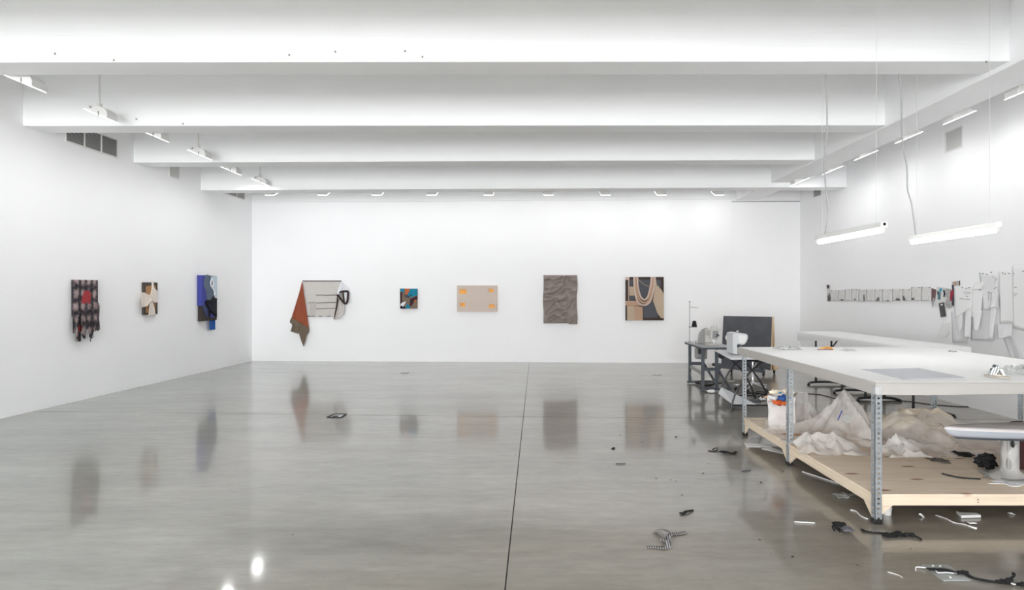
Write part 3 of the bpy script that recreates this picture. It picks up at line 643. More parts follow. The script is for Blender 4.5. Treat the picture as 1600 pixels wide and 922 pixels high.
# ---- things on the table top
def flat(px_pts, z, th, name, m, lab, cat, bev=.001, group=None):
    return obj(name, MB().prism([FP(x, y, z + th) for x, y in px_pts], (0, 0, -th)), m, None, lab, cat, group, bev=bev, smooth=0)
flat([(1344.5, 576.6), (1436, 575.3), (1511.6, 590), (1411, 592)], TZ + .0005, .003, 'plastic_sheet', MATBLUE, 'blue grey plastic sheet lying flat on the canvas table top', 'sheet')
FILM2 = mat('thin milky film', S(236, 233, 230), .25, alpha=.5, bump=.25, bscale=8, spec=.6)
def crumple_sheet(name, cx, cy, lx, ly, z, amp, m, label, cat, peaks=(), seed=0, rot=0, nu=36, nv=30, edge=.25, parent=None, floor_z=None, sharp=1.0, folds=3.0):
    rm = Matrix.Rotation(rot, 3, 'Z')
    def fn(a, b):
        x = (a - .5) * lx; y = (b - .5) * ly
        q = Vector((x * folds / max(lx, ly) * 2, y * folds / max(lx, ly) * 2, seed * 3.7))
        wv = N.noise_vector(q * .9) * .6
        r = (1 - abs(N.noise(q + wv)) * 2.0) * .75 + (1 - abs(N.noise(q * 2.1 + wv)) * 2.0) * .2 + N.noise(q * 4.5) * .04
        e = min(1.0, min(a, 1 - a, b, 1 - b) / edge)
        h = amp * max(0, r) ** sharp * (e * .85 + .15)
        wob = N.noise_vector(Vector((a * 4, b * 4, seed + 9))) * .12 * min(lx, ly)
        p = rm @ Vector((x + wob.x, y + wob.y, 0)) + Vector((cx, cy, z + .003))
        for gx, gy, sx, sy, gh in peaks:
            dx, dy = (p.x - gx) / sx, (p.y - gy) / sy; dd = math.sqrt(dx * dx + dy * dy)
            an = math.atan2(dy, dx); h += gh * max(0, 1 - dd * (1 + .22 * math.sin(an * 5 + seed) + .1 * math.sin(an * 9 + seed))) ** 1.2
        p.z += max(0, h); return p
    return obj(name, MB().grid(fn, nu, nv), m, parent, label, cat, smooth=28)
p = FP(1231, 546, TZ); crumple_sheet('plastic_wrap', p.x, p.y, .26, .20, TZ, .05, CLEAR, 'crumpled clear plastic wrap at the far corner of the table top', 'plastic', seed=2, nu=18, nv=14)
p = FP(1325, 548, TZ); crumple_sheet('plastic_wrap', p.x, p.y, .14, .16, TZ, .02, CLEAR, 'flat clear plastic strip beside the orange scrap on the table', 'plastic', seed=3, nu=12, nv=10)
p = FP(1291, 546.5, TZ)
r = empty('orange_scrap', p, 'small folded orange cloth scrap at the far edge of the table top', 'scrap')
obj('fold', MB().grid(lambda a, b: p + Vector(((a - .5) * .13, (b - .5) * .08, .004 + .035 * math.sin(a * math.pi) * (.6 + .4 * math.cos(b * 5)))), 10, 6), fab('amber cloth', 246, 190, 104), r, smooth=70, thick=.003)
obj('purple_edge', MB().tube([p + Vector((-.11, -.03, .004)), p + Vector((-.06, -.035, .007)), p + Vector((.05, -.045, .005))], .004, 6), fab('purple braid', 120, 92, 110), r, label='thin purple edge strip')
p = FP(1487, 550, TZ); obj('thread_clip', MB().ball(p + Vector((-.02, 0, .010)), .012, (1.2, .8, .8), 1).tube([p + Vector((-.02, 0, .009)), p + Vector((.04, -.02, .006))], .005, 6), GREYM, None, 'tiny grey clip near the far edge of the table top', 'clip')
# tape dispenser like tool with a long pale sole
p0, p1 = FP(1539, 588, TZ), FP(1578, 593, TZ)
r = empty('hand_tool', p0, 'beige soled metal hand tool lying near the front table edge', 'tool')
dv = (p1 - p0); nv_ = Vector((-dv.y, dv.x, 0)).normalized()
sole = [p0 + dv * t + nv_ * s for t, s in ((0, -.012), (.35, -.028), (.8, -.03), (1, -.015), (1, .018), (.8, .03), (.35, .028), (0, .014))]
obj('sole', MB().prism([q + Vector((0, 0, .001)) for q in sole], (0, 0, .014)), fab('beige sole', 190, 184, 172), r, bev=.004)
obj('insole', MB().prism([p0 + dv * t + nv_ * s + Vector((0, 0, .0155)) for t, s in ((.35, -.018), (.7, -.02), (.7, .02), (.35, .02))], (0, 0, .008)), CREAM, r, bev=.003)
for t0, t1, hgt in ((.32, .45, .062), (.42, .60, .075), (.5, .72, .06), (.25, .3, .04)):
    a, b = p0 + dv * t0 + Vector((0, 0, .02)), p0 + dv * t1 + Vector((0, 0, .02))
    obj('metal_arm', MB().tube(spline([a - nv_ * .018, (a + b) / 2 + Vector((0, 0, hgt - .01)), b + nv_ * .018], 6), .007, 8), STEEL, r)
obj('knob', MB().ball(p0 + dv * .38 + Vector((0, 0, .082)), .012), SLATE, r); obj('knob', MB().ball(p0 + dv * .27 + Vector((0, 0, .055)), .010), SLATE, r)
obj('white_strap', MB().tube(spline([p0 + dv * .55 + Vector((0, 0, .078)), p0 + dv * .66 + Vector((0, 0, .055)), p0 + dv * .78 + Vector((0, 0, .02))], 5), .009, 8, .5), WHITE, r, label='white strap')
p = FP(1590, 585, TZ); crumple_sheet('plastic_bag', p.x + .12, p.y + .06, .42, .24, TZ, .07, CLEAR, 'clear crumpled plastic bag beside the beige soled hand tool', 'plastic', seed=5, nu=24, nv=16)

# ---- things on the lower shelf
def bag():
    x0, x1, y0, y1, z0, z1 = 2.335, 2.56, 6.28, 6.62, SZ, .575
    r = empty('scrap_bag', ((x0 + x1) / 2, (y0 + y1) / 2, SZ), 'cloudy square plastic bin bag stuffed with fabric scraps on the shelf end', 'bag')
    QA, QB, QC, QD = Vector((2.325, 6.44, 0)), Vector((2.57, 6.35, 0)), Vector((2.785, 6.57, 0)), Vector((2.54, 6.68, 0)); QM = (QA + QB + QC + QD) / 4
    def inq(u_, v_): return QA.lerp(QB, u_).lerp(QD.lerp(QC, u_), v_)
    def ring(z, gr, sd):
        out = []; n = 40
        for k in range(n):
            t = 4 * k / n; e_ = int(t); f_ = t - e_
            q_ = ((f_, 0), (1, f_), (1 - f_, 1), (0, 1 - f_))[e_]; q_ = [min(max(c_, .03), .97) for c_ in q_]
            v_ = QM + (inq(*q_) - QM) * gr; w_ = N.noise(Vector((v_.x * 9, v_.y * 9, z * 7 + sd))) * .012; d_ = (v_ - QM).normalized()
            out.append(v_ + d_ * w_ + Vector((0, 0, z + (N.noise(Vector((v_.x * 8, v_.y * 8, sd))) * .05 if z > .47 else 0))))
        return out
    mb = MB(); R = [[mb.bm.verts.new(v) for v in ring(z, g_, i * .3)] for i, (z, g_) in enumerate(((SZ + .002, .94), (SZ + .02, 1.0), (.30, 1.03), (.40, 1.02), (.48, 1.04), (.545, 1.08), (.56, 1.02), (.50, .96)))]
    for a, b in zip(R, R[1:]):
        for k in range(40): mb.bm.faces.new((a[k], a[(k + 1) % 40], b[(k + 1) % 40], b[k]))
    mb.bm.faces.new(R[0][::-1])
    obj('bag_film', mb, FILM, r, smooth=50)
    inner = MB(); pq = [QM + (c_ - QM) * .9 for c_ in (QA, QB, QC, QD)]; inner.prism([c_ + Vector((0, 0, SZ + .006)) for c_ in pq], (0, 0, .25))
    obj('packed_scraps', inner, mat('packed pale scraps', S(216, 202, 194), .9, var=.22, vscale=11), r, bev=.02, kind='stuff')
    rn = random.Random(11)
    for k in range(16):
        c_ = inq(rn.uniform(.12, .88), rn.uniform(.15, .85)) + Vector((0, 0, .47 + rn.uniform(0, .06)))
        m_ = [CREAM, WHITEC, PEACH, IVORY, ROSE, CREAM, WHITEC, BEIGE][k % 8]
        rt = Matrix.Rotation(rn.uniform(0, 6), 3, 'Z') @ Matrix.Rotation(rn.uniform(-.5, .5), 3, 'X')
        obj('cloth_scrap', MB().ball(c_, .06, (1.3, .8, .45), 2, .9, rt), m_, r, smooth=60)
    for px, py, d, m_, sz, lb in ((1222, 623, 6.32, fab('bright blue scrap', 60, 104, 176), .042, 'bright blue scrap'), (1228, 620, 6.30, fab('deep blue scrap', 46, 84, 150), .034, 'bright blue scrap'), (1215, 629, 6.27, fab('orange red scrap', 214, 96, 44), .038, 'orange red scrap'), (1224, 630, 6.27, fab('orange scrap bit', 226, 116, 60), .03, 'orange red scrap'), (1219, 613, 6.4, TEAL, .02, 'teal scrap'), (1208, 622, 6.28, WHITEC, .03, None), (1212, 612, 6.4, CREAM, .04, None), (1230, 611, 6.45, CREAM, .045, None)):
        c_ = P(px, py, d)
        obj('cloth_scrap', MB().ball(c_, sz, (1.2, .8, .7), 2, 1.1), m_, r, smooth=60, label=lb)
bag()
crumple_sheet('plastic_bag', 2.86, 6.60, .30, .40, SZ, .04, FILM2, 'tall cloudy plastic bag leaning against the scrap bin bag on the shelf', 'plastic', peaks=((2.80, 6.66, .20, .34, .26),), seed=21, nu=24, nv=24, edge=.1, folds=1.2)
crumple_sheet('plastic_sheet', 3.0, 6.25, 1.35, 1.30, SZ, .07, PLASTIC, 'big clear plastic sheet peaked up like a tent on the shelf', 'plastic', peaks=((2.97, 6.2, .30, .34, .40), (2.75, 6.6, .5, .4, .10), (3.32, 6.5, .4, .4, .16)), seed=4, nu=70, nv=60, edge=.2, folds=1.8)
crumple_sheet('plastic_sheet', 2.56, 5.62, .58, .42, SZ, .04, FILM2, 'milky plastic film crumpled over the shelf edge by the middle leg', 'plastic', peaks=((2.62, 5.62, .17, .16, .15), (2.40, 5.66, .20, .22, .12)), seed=8, nu=34, nv=26, edge=.12, rot=-.1, folds=1.8)
crumple_sheet('plastic_sheet', 3.12, 5.46, .36, .28, SZ, .05, FILM2, 'small clear film sheet standing in a point behind the front leg', 'plastic', peaks=((3.12, 5.55, .16, .16, .12),), seed=13, nu=24, nv=20, edge=.15, folds=1.6)
crumple_sheet('plastic_sheet', 3.72, 5.85, 1.20, 1.0, SZ, .045, PLASTIC, 'wide clear plastic sheet sloping down from the cream cloth on the shelf', 'plastic', peaks=((3.45, 6.05, .5, .55, .16), (3.85, 6.1, .7, .6, .15)), seed=16, nu=56, nv=44, edge=.2, folds=1.7)
crumple_sheet('cream_cloth', 3.72, 6.30, .74, .30, SZ, .03, CREAM, 'folded cream cloth heaped behind the clear plastic on the shelf', 'cloth', peaks=((3.62, 6.34, .6, .34, .19), (3.95, 6.32, .6, .34, .12)), seed=18, nu=36, nv=18, edge=.15)
p = P(1313, 650, 5.62); obj('marker_pen', MB().tube([p + Vector((-.018, .01, -.04)), p + Vector((.02, .01, .045))], .006, 8), fab('violet blue marker', 84, 88, 150), None, 'violet blue pen caught in the clear plastic sheet', 'pen')
p = P(1322, 655, 5.60); obj('tape_roll', MB().lathe([(.030, -.01), (.036, -.01), (.036, .012), (.030, .012)], p, 20, Matrix.Rotation(1.1, 3, 'X')), CLEAR, None, 'small roll of clear tape on the plastic sheet beside the pen', 'tape')
def rag(name, px, py, lx, ly, m, label, seed, amp=.03, z=SZ, rot=0, nu=22, nv=16, cat='scrap', group=None):
    c_ = FP(px, py, z); rm = Matrix.Rotation(rot, 3, 'Z')
    def fn(a, b):
        th = 2 * math.pi * a; rr = b * (.72 + .55 * N.noise(Vector((math.cos(th) * 1.6, math.sin(th) * 1.6, seed))) + .18 * math.sin(th * 5 + seed))
        q_ = rm @ Vector((rr * lx / 2 * math.cos(th), rr * ly / 2 * math.sin(th), 0))
        h = amp * max(0, .45 + N.noise(Vector((q_.x * 22, q_.y * 22, seed))) * 1.3) * (1 - .6 * b)
        return c_ + q_ + Vector((0, 0, .004 + h))
    return obj(name, MB().grid(fn, nu, nv), m, None, label, cat, group, smooth=60, thick=.004)
rag('felt_scrap', 1466, 720, .20, .20, GREYF, 'grey brown felt scrap lying flat on the plywood shelf', 3, .012)
rag('black_scrap', 1506, 712, .22, .20, BLACKF, 'ragged black cloth scrap behind the grey felt on the shelf', 5, .035, rot=.3)
p = FP(1547, 733, SZ)
obj('black_bundle', MB().ball(p + Vector((0, .03, .052)), .066, (1.0, .85, .8), 3, 1.0), BLACKF, None, 'balled up black fabric bundle on the shelf beside the ironing board stand', 'bundle', smooth=60)
obj('black_rod', MB().tube(spline([FP(1472, 743, SZ) + Vector((0, 0, .014)), FP(1500, 748, SZ) + Vector((0, 0, .008)), FP(1532, 750, SZ) + Vector((0, 0, .008))], 5), .006, 8), DARK, None, 'thin black rod lying on the shelf toward the wrapped stand', 'rod')
rag('grey_netting', 1548, 748, .16, .05, mat('grey netting', S(128, 122, 118), .9, var=.3, vscale=90), 'grey netting scrap at the end of the black rod', 9, .02)
rag('orange_scrap', 1570, 737, .07, .07, fab('burnt orange scrap', 168, 78, 36), 'burnt orange scrap by the foot of the wrapped stand', 12, .015)
p = FP(1245, 688, SZ)
obj('cardboard_strip', MB().obox(FP(1240, 681, SZ) + Vector((.12, 0, .005)), (.42, .05, .008), Matrix.Rotation(-.25, 3, 'Z')), fab('brown card', 176, 140, 112), None, 'flat brown cardboard strip on the shelf below the scrap bin bag', 'cardboard', smooth=0)

# ironing board standing on the shelf
def iron_board():
    zt = .582; bz = .487; nose = Vector((3.03, 4.79, zt)); x1 = 4.28; hw = .17
    r = empty('ironing_board', (3.55, 4.72, SZ), 'tabletop ironing board in a pale cover with silver satin sides', 'ironing board')
    def outline(s, z, yc=4.76):
        pts = []
        for k in range(21):
            t = k / 20; a = t * math.pi
            pts.append((t, a))
        out = []
        L_ = x1 - nose.x
        def half(t): return hw * s * min(1, (t / .55) ** .55) if t < .55 else hw * s
        for k in range(26):
            t = (k / 25) ** 1.8; out.append(Vector((nose.x + (1 - s) * .3 + L_ * t, yc - half(t), z)))
        for k in range(25, -1, -1):
            t = (k / 25) ** 1.8; out.append(Vector((nose.x + (1 - s) * .3 + L_ * t, yc + half(t), z)))
        return out
    def shell(levels):
        mb = MB(); R = [[mb.bm.verts.new(v) for v in outline(s, z)] for s, z in levels]; n = len(R[0])
        for a, b in zip(R, R[1:]):
            for k in range(n): mb.bm.faces.new((a[k], a[(k + 1) % n], b[(k + 1) % n], b[k]))
        mb.bm.faces.new(R[0]); mb.bm.faces.new(R[-1][::-1]); bmesh.ops.remove_doubles(mb.bm, verts=mb.bm.verts, dist=.0005); return mb
    obj('pale_cover', shell(((.86, zt), (.95, zt - .004), (1.0, zt - .014), (.985, zt - .024))), IRONTOP, r, smooth=70)
    obj('satin_side', shell(((.985, zt - .022), (.95, zt - .045), (.88, zt - .064), (.78, zt - .078))), SATIN, r, smooth=70)
    obj('metal_tray', shell(((.78, zt - .076), (.70, zt - .094))), SLATE, r, smooth=30)
    for x in (3.52, 4.12):
        cl = obj('stand_column', MB().box(x - .055, x + .035, 4.70, 4.79, SZ + .02, bz + .004), GREYM, r, bev=.01)
        obj('stand_foot', MB().prism([(x - .14, 4.58, SZ + .001), (x + .12, 4.58, SZ + .001), (x + .12, 4.90, SZ + .001), (x - .14, 4.90, SZ + .001)], (0, 0, .022)), GREYM, r, bev=.01)
    def film(a, b):
        th = a * 2 * math.pi; rr = (.052 + .10 * max(0, 1 - b * 3.6) ** 1.5) * (1 + .22 * N.noise(Vector((math.cos(th) * 1.5, math.sin(th) * 1.5, b * 4))))
        return Vector((3.51 + rr * math.cos(th) * 1.1, 4.745 + rr * math.sin(th) * .95, SZ + .006 + b * .285))
    obj('plastic_wrap', MB().grid(film, 32, 20), PLASTIC, r, smooth=50, label='cloudy plastic wrapped round the stand')
    k = MB().ball((3.47, 4.66, bz - .02), .022, (.5, .6, 1.2)); obj('release_lever', k, DARK, r)
iron_board()
p = FP(1580, 759, SZ); rag('tissue_sheet', 1577, 757, .30, .13, PAPER, 'white tissue sheet at the foot of the wrapped ironing board stand', 15, .012, rot=-.2)
def bolt():
    r = empty('fabric_roll', (3.86, 5.05, SZ), 'dark maroon fabric roll just showing behind the ironing board', 'fabric roll')
    obj('rolled_cloth', MB().lathe([(.10, 0), (.115, .01), (.115, .32), (.10, .345), (.05, .352), (.02, .345)], (3.86, 5.05, SZ), 28), MAROON, r)
    obj('core', MB().lathe([(.02, .33), (.026, .35), (.02, .356), (.016, .35)], (3.86, 5.05, SZ), 16), CREAM, r)
bolt()

# ---------------------------------------------------------------- long folding tables along the pinned paper wall
def fold_table(x0, x1, y0, y1, z, bases, lab, drop_far, drop_near, group):
    r = empty('folding_table', ((x0 + x1) / 2, (y0 + y1) / 2, 0), lab, 'table', group)
    obj('table_top', MB().box(x0 + .01, x1 - .01, y0 + .01, y1 - .01, z - .035, z - .004), TABLEW, r, bev=.006)
    mb = MB(); n = 24
    # cloth laid over the top with a hanging edge that is deeper at the far end
    def drop(y): t = (y - y0) / (y1 - y0); return drop_near + (drop_far - drop_near) * t
    prof = lambda y: [(x0 - .004, z - drop(y)), (x0 - .006, z - drop(y) * .5), (x0 - .003, z - .012), (x0 + .012, z), (x1 - .012, z), (x1 + .003, z - .012), (x1 + .005, z - drop(y) * .5)]
    rows = []
    for k in range(n + 1):
        y = y0 + (y1 - y0) * k / n
        rows.append([mb.bm.verts.new((x + .006 * N.noise(Vector((x, y * 3, zz * 6))) * (1 if zz < z - .02 else 0), y, zz)) for x, zz in prof(y)])
    for a, b in zip(rows, rows[1:]):
        for k in range(len(a) - 1): mb.bm.faces.new((a[k], a[k + 1], b[k + 1], b[k]))
    for row, s in ((rows[0], -1), (rows[-1], 1)):
        y = (y0 if s < 0 else y1) + s * .004; d_ = drop_near if s < 0 else drop_far
        lo = [mb.bm.verts.new((v.co.x, y, z - d_)) for v in row[1:-1]]
        for k in range(len(lo) - 1): mb.bm.faces.new((row[k + 1], row[k + 2], lo[k + 1], lo[k]))
    obj('table_cloth', mb, TABLEW, r, smooth=60)
    for by in bases:
        xa, xb = x0 + .2, x1 - .28; xc = (xa + xb) / 2
        for x in (xa, xb):
            l = obj('leg', MB().tube([(x, by, .05), (x, by, z - .036)], .016, 10), BLACKM, r)
            obj('leg_joint', MB().tube([(x, by, .045), (x, by, .11)], .022, 10), BLACKM, l)
        ring_ = [(xc + .31 * math.cos(a), by - .0 + .17 * math.sin(a), .035 + .0 * math.sin(a)) for a in [2 * math.pi * k / 32 for k in range(33)]]
        obj('foot_bar', MB().tube(spline([(xc - .31, by - .12, .022), (xc - .26, by - .03, .035), (xc - .12, by, .045), (xc + .12, by, .045), (xc + .26, by - .03, .035), (xc + .31, by - .12, .022)], 5), .02, 8), BLACKM, r)
        for x in (xc - .31, xc + .31): obj('foot_pad', MB().lathe([(.024, 0), (.024, .012), (.015, .02)], (x, by - .12, 0), 10), DARK, r)
        obj('brace', MB().tube([(xb, by, z - .28), (xb + .02, by - .30, z - .05)], .012, 8), BLACKM, r)
    return r
G = 'white cloth folding tables along the paper wall'
fold_table(4.67, 5.42, 9.82, 11.45, .91, (11.15, 10.2), 'white cloth folding table nearest the far corner, cloth hanging deep at its end', .165, .055, G)
fold_table(4.66, 5.42, 7.98, 9.80, .91, (9.45, 8.25), 'white cloth folding table beside the pinned pattern papers', .16, .10, G)
obj('wire_cable', MB().tube(spline([FP(1262, 616) + Vector((0, 0, .006)), FP(1280, 617) + Vector((0, 0, .006)), FP(1300, 622) + Vector((0, 0, .006)), FP(1318, 625) + Vector((0, 0, .006)), FP(1345, 627) + Vector((0, 0, .006)), FP(1378, 628) + Vector((0, 0, .006)), FP(1410, 627) + Vector((0, 0, .006)), FP(1450, 632) + Vector((0, 0, .006)), FP(1500, 636) + Vector((0, 0, .006)), FP(1528, 634.5) + Vector((0, 0, .006))], 6), .006, 6), DARK, None, 'thin dark cable trailing over the floor under the folding tables', 'cable')

# ---------------------------------------------------------------- papers pinned on the side wall
def pins(par, pxs, off=.006):
    for x, y in pxs:
        q = RW(x, y, off)
        obj('push_pin', MB().lathe([(.006, 0), (.004, .003), (.007, .006), (.007, .009)], q, 8, Matrix.Rotation(-math.pi / 2, 3, 'Y')), mat_pin, par, normals=True)
mat_pin = mat('dark push pin', S(62, 62, 64), .4)
def paper(name, quad, off, lift, m, label, cat='paper', group=None, pin=(), nu=6, nv=10, wav=.004, seed=0):
    a, b, c_, d_ = [Vector((x, y, 0)) for x, y in quad]
    def fn(u_, v_):
        q = (a.lerp(b, u_)).lerp(d_.lerp(c_, u_), v_)
        o_ = off + lift * .55 * v_ ** 2 + .6 * wav * (1 + math.sin(u_ * 7 + seed * 2.1 + v_ * 2)) * v_
        return RW(q.x, q.y, o_)
    g_ = MB().grid(fn, nu, nv)
    r = obj(name, g_, m, None, label, cat, group, smooth=80, thick=.0012, origin=RW((quad[0][0] + quad[1][0]) / 2, quad[2][1], 0))
    if pin: pins(r, pin, off + .002)
    return r
def sketch(name, base, ink, seed):
    m = bpy.data.materials.new(name); m.use_nodes = True; nt = m.node_tree; L = nt.links; b = nt.nodes['Principled BSDF']; b.inputs['Roughness'].default_value = .8
    tc = nt.nodes.new('ShaderNodeTexCoord'); mp = nt.nodes.new('ShaderNodeMapping'); mp.inputs['Location'].default_value = (seed * 3.3, seed * 1.7, seed); mp.inputs['Scale'].default_value = (1, 2.2, .8); L.new(tc.outputs['Object'], mp.inputs[0])
    n = nt.nodes.new('ShaderNodeTexNoise'); n.inputs['Scale'].default_value = 9; n.inputs['Detail'].default_value = 5; n.inputs['Distortion'].default_value = 2.5; L.new(mp.outputs[0], n.inputs['Vector'])
    r = nt.nodes.new('ShaderNodeValToRGB'); L.new(n.outputs['Fac'], r.inputs[0]); e = r.color_ramp.elements
    e[0].position, e[0].color, e[1].position, e[1].color = .36, ink, .52, base
    L.new(r.outputs[0], b.inputs['Base Color']); return m
SK = [sketch('pencil sketch page %s' % w_, S(220, 219, 217), S(203, 201, 199), i) for i, w_ in enumerate(('one', 'two', 'three'))]
INK = fab('printed dark figure', 112, 106, 106, bump=0)
edges = [1297.5, 1309, 1319.5, 1330, 1341.5, 1353, 1366, 1378, 1394, 1409.5, 1423.5, 1439, 1455]
names = ['first', 'second', 'third', 'fourth', 'fifth', 'sixth', 'seventh', 'eighth', 'ninth', 'tenth', 'eleventh', 'twelfth']
PG = 'grey sketch pages pinned in a row'
def ink(par, pts, off, m=None):
    relief('printed_figure', RW, pts, off, off + .0008, m or INK, par, bev=0)
pp = paper('photo_print', [(1291.5, 444.5), (1297.5, 445), (1298, 471), (1292.5, 471)], .003, .012, SK[1], 'narrow photo print strip at the start of the pinned page row', pin=[(1295, 446)])
ink(pp, [(1291.5, 445.5), (1295.5, 445.5), (1295, 450), (1292.5, 451.5)], .010, fab('plum print', 84, 66, 74)); ink(pp, [(1293, 463), (1296, 457), (1298, 466), (1297, 470.5), (1293, 470.5)], .016)
for i in range(12):
    xa, xb = edges[i], edges[i + 1] - .4; t = i / 11
    yt = 453 - 2.0 * t + (-1 if i in (3, 2) else 0) + (-3 if i in (10, 11) else 0); yb = 470.2 + .2 * t + (1 if i in (4, 6, 7) else 0)
    sk = paper('sketch_page', [(xa, yt), (xb, yt), (xb + .2, yb), (xa + .2, yb)], .003 + .002 * (i % 2), .02 if i in (6, 7, 9, 11) else .012, SK[i % 3], 'grey sketch page, %s from the left in the pinned page row' % names[i], 'paper', PG, pin=[(xa + 2, yt + 1.6), (xb - 2, yt + 1.4)], seed=i)
    for (n_, pts) in ((1, [(.4, .95), (.55, .8), (.8, .85), (.9, .98)]), (3, [(.4, .85), (.55, .78), (.65, .9), (.45, .95)]), (4, [(.65, .5), (.8, .35), (.9, .9), (.7, .95)]), (6, [(.2, .95), (.5, .6), (.7, .75), (.6, .95)]), (7, [(.4, .95), (.6, .85), (.75, .97)]), (8, [(.3, .95), (.45, .75), (.75, .8), (.85, .97)]), (9, [(.05, .6), (.15, .55), (.45, .95), (.1, .95)]), (10, [(.05, .8), (.35, .76), (.3, .93), (.1, .93)])):
        if n_ == i: ink(sk, [(xa + (xb - xa) * a, yt + (yb - yt) * b) for a, b in pts], .022)
def swatch(name, pts, off, m, label, th=.003, cat='swatch'):
    f = [RW(x, y, off + th) for x, y in pts]
    return obj(name, MB().prism(f, RW.n * -th), m, None, label, cat, smooth=0)
k4 = cr(1440, 430, 13.17)
swatch('lace_swatch', k4([(203, 268), (300, 300), (272, 520), (204, 570)]), .004, mat('dark print lace', S(112, 84, 84), .9, var=.6, vscale=50), 'dark red and grey patterned swatch at the end of the page row')
swatch('cloth_strip', k4([(210, 560), (240, 460), (268, 480), (225, 672), (214, 655)]), .008, mat('grey violet strip', S(170, 166, 176), .8), 'thin grey violet cloth strip hanging below the patterned swatch')
r = swatch('card_sheet', k4([(318, 238), (480, 262), (490, 560), (440, 640), (270, 640)]), .006, SK[0], 'grey card holding teal and black cloth swatches', cat='paper')
for nm, pts, m_, lb in (('teal_swatch', [(330, 380), (392, 330), (385, 505), (332, 505)], fab('muted teal swatch', 84, 118, 130), 'muted teal cloth swatch'), ('cyan_swatch', [(360, 290), (385, 268), (418, 280), (412, 330), (362, 355)], fab('cyan swatch', 70, 164, 188), 'cyan cloth swatch'), ('black_swatch', [(318, 330), (350, 330), (345, 405), (320, 400)], DBROWN, 'dark swatch'), ('black_swatch', [(440, 310), (470, 305), (488, 380), (470, 450), (445, 445), (455, 380)], NIGHT, 'black curved swatch')):
    relief(nm, RW, k4(pts), .0095, .0125, m_, r, bev=0, label=lb)
r = swatch('photo_strip', k4([(350, 580), (455, 555), (498, 850), (390, 865)]), .014, mat('charcoal photo strip', S(72, 70, 70), .5, var=.3, vscale=16), 'dark grey photo strip hanging below the swatch card', cat='photo')
relief('white_figure', RW, k4([(385, 610), (412, 590), (440, 612), (412, 630)]), .017, .018, WHITE, r, bev=0, label='small white shape in the print')
r = swatch('photo_print', k4([(490, 270), (600, 290), (640, 640), (560, 690), (480, 660), (510, 480)]), .010, mat('grey collage print', S(176, 174, 172), .8, var=.3, vscale=24), 'grey collage print between the swatch card and the red strip', cat='photo')
swatch('cloth_strip', k4([(590, 330), (640, 300), (655, 350), (615, 530), (582, 520)]), .015, fab('crimson strip', 156, 40, 62), 'crimson cloth strip beside the white pattern papers')
swatch('cloth_strip', k4([(618, 205), (650, 190), (662, 310), (660, 640), (618, 610), (640, 400)]), .013, fab('navy plum strip', 66, 58, 74), 'dark navy plum strip edging the white pattern papers')
r = swatch('photo_print', k4([(615, 140), (790, 112), (790, 212), (650, 218)]), .008, mat('pale photo print', S(190, 184, 180), .6), 'small landscape photo pinned above the crimson strip', cat='photo')
relief('dark_area', RW, k4([(765, 116), (790, 112), (790, 212), (765, 214)]), .0105, .0115, fab('dark photo area', 78, 76, 76), r, bev=0); relief('warm_area', RW, k4([(660, 138), (710, 130), (710, 205), (670, 212)]), .0105, .0115, fab('skin tone photo area', 182, 146, 124), r, bev=0)
k5 = cr(1460, 400, 5.764)
swatch('note_paper', k5([(70, 610), (140, 600), (138, 690), (95, 735), (22, 725)]), .01, PAPER, 'white note paper low on the wall below the photo strip', cat='paper')
Q = lambda *p: k5(p)
WG = 'white pattern papers on the wall'
pats = [('wide white pattern paper with pencil notes and two hanging strips', Q((175, 275), (345, 275), (335, 470), (185, 560)), .016, .02, [(1504, 449.3), (1510.3, 450.8), (1515, 449.5)]),
        ('white pattern strip fanning down below the pencilled pattern', Q((190, 480), (255, 470), (250, 640), (225, 700)), .02, .05, []),
        ('narrow white pattern strip slanting between two pattern papers', Q((285, 460), (335, 460), (325, 740), (265, 735)), .028, .06, []),
        ('arched white pattern top overlapping the pencilled pattern', Q((375, 240), (460, 230), (420, 300), (345, 295)), .022, .012, []),
        ('white pattern paper tapering to a point in mid wall', Q((345, 300), (440, 300), (415, 560), (330, 560)), .024, .035, [(1531, 453), ]),
        ('short white pattern with a pointed lower edge', Q((345, 495), (430, 495), (395, 675), (355, 665)), .05, .05, []),
        ('thin pencilled tissue behind the tapering pattern', Q((405, 160), (560, 170), (580, 470), (440, 480)), .008, .03, [(1531.5, 427), (1536, 427.5), (1542.5, 428.8), (1549.5, 425.5), (1554.5, 451), (1557, 449.5)]),
        ('long white pattern strip hanging lowest in mid wall', Q((520, 330), (575, 340), (520, 752), (485, 750)), .034, .06, []),
        ('white diagonal pattern band crossing the thin tissue', Q((545, 330), (578, 350), (555, 460), (485, 470)), .04, .03, []),
        ('big smooth white pattern sheet beside the frame edge of the wall', Q((580, 140), (720, 150), (715, 600), (590, 610)), .012, .02, [(1567.3, 426.5), (1571, 428), (1577, 427.5), (1585, 427.5)]),
        ('outermost white pattern sheet with a dark pin', Q((700, 90), (850, 70), (860, 690), (710, 650)), .018, .03, [(1599, 424)]),
        ('crumpled tissue tail folded out from the big pattern sheet', Q((560, 610), (700, 620), (690, 720), (570, 750)), .05, .07, []),
        ('long white tissue drop running below the folded tissue tail', Q((620, 730), (700, 720), (780, 930), (700, 930)), .02, .02, []),
        ('pale tissue layer hanging low behind the pattern strips', Q((300, 480), (545, 480), (530, 760), (330, 760)), .004, .03, []),
        ('second pale tissue layer low behind the wide pencilled pattern', Q((150, 500), (300, 480), (290, 780), (165, 780)), .002, .02, [])]
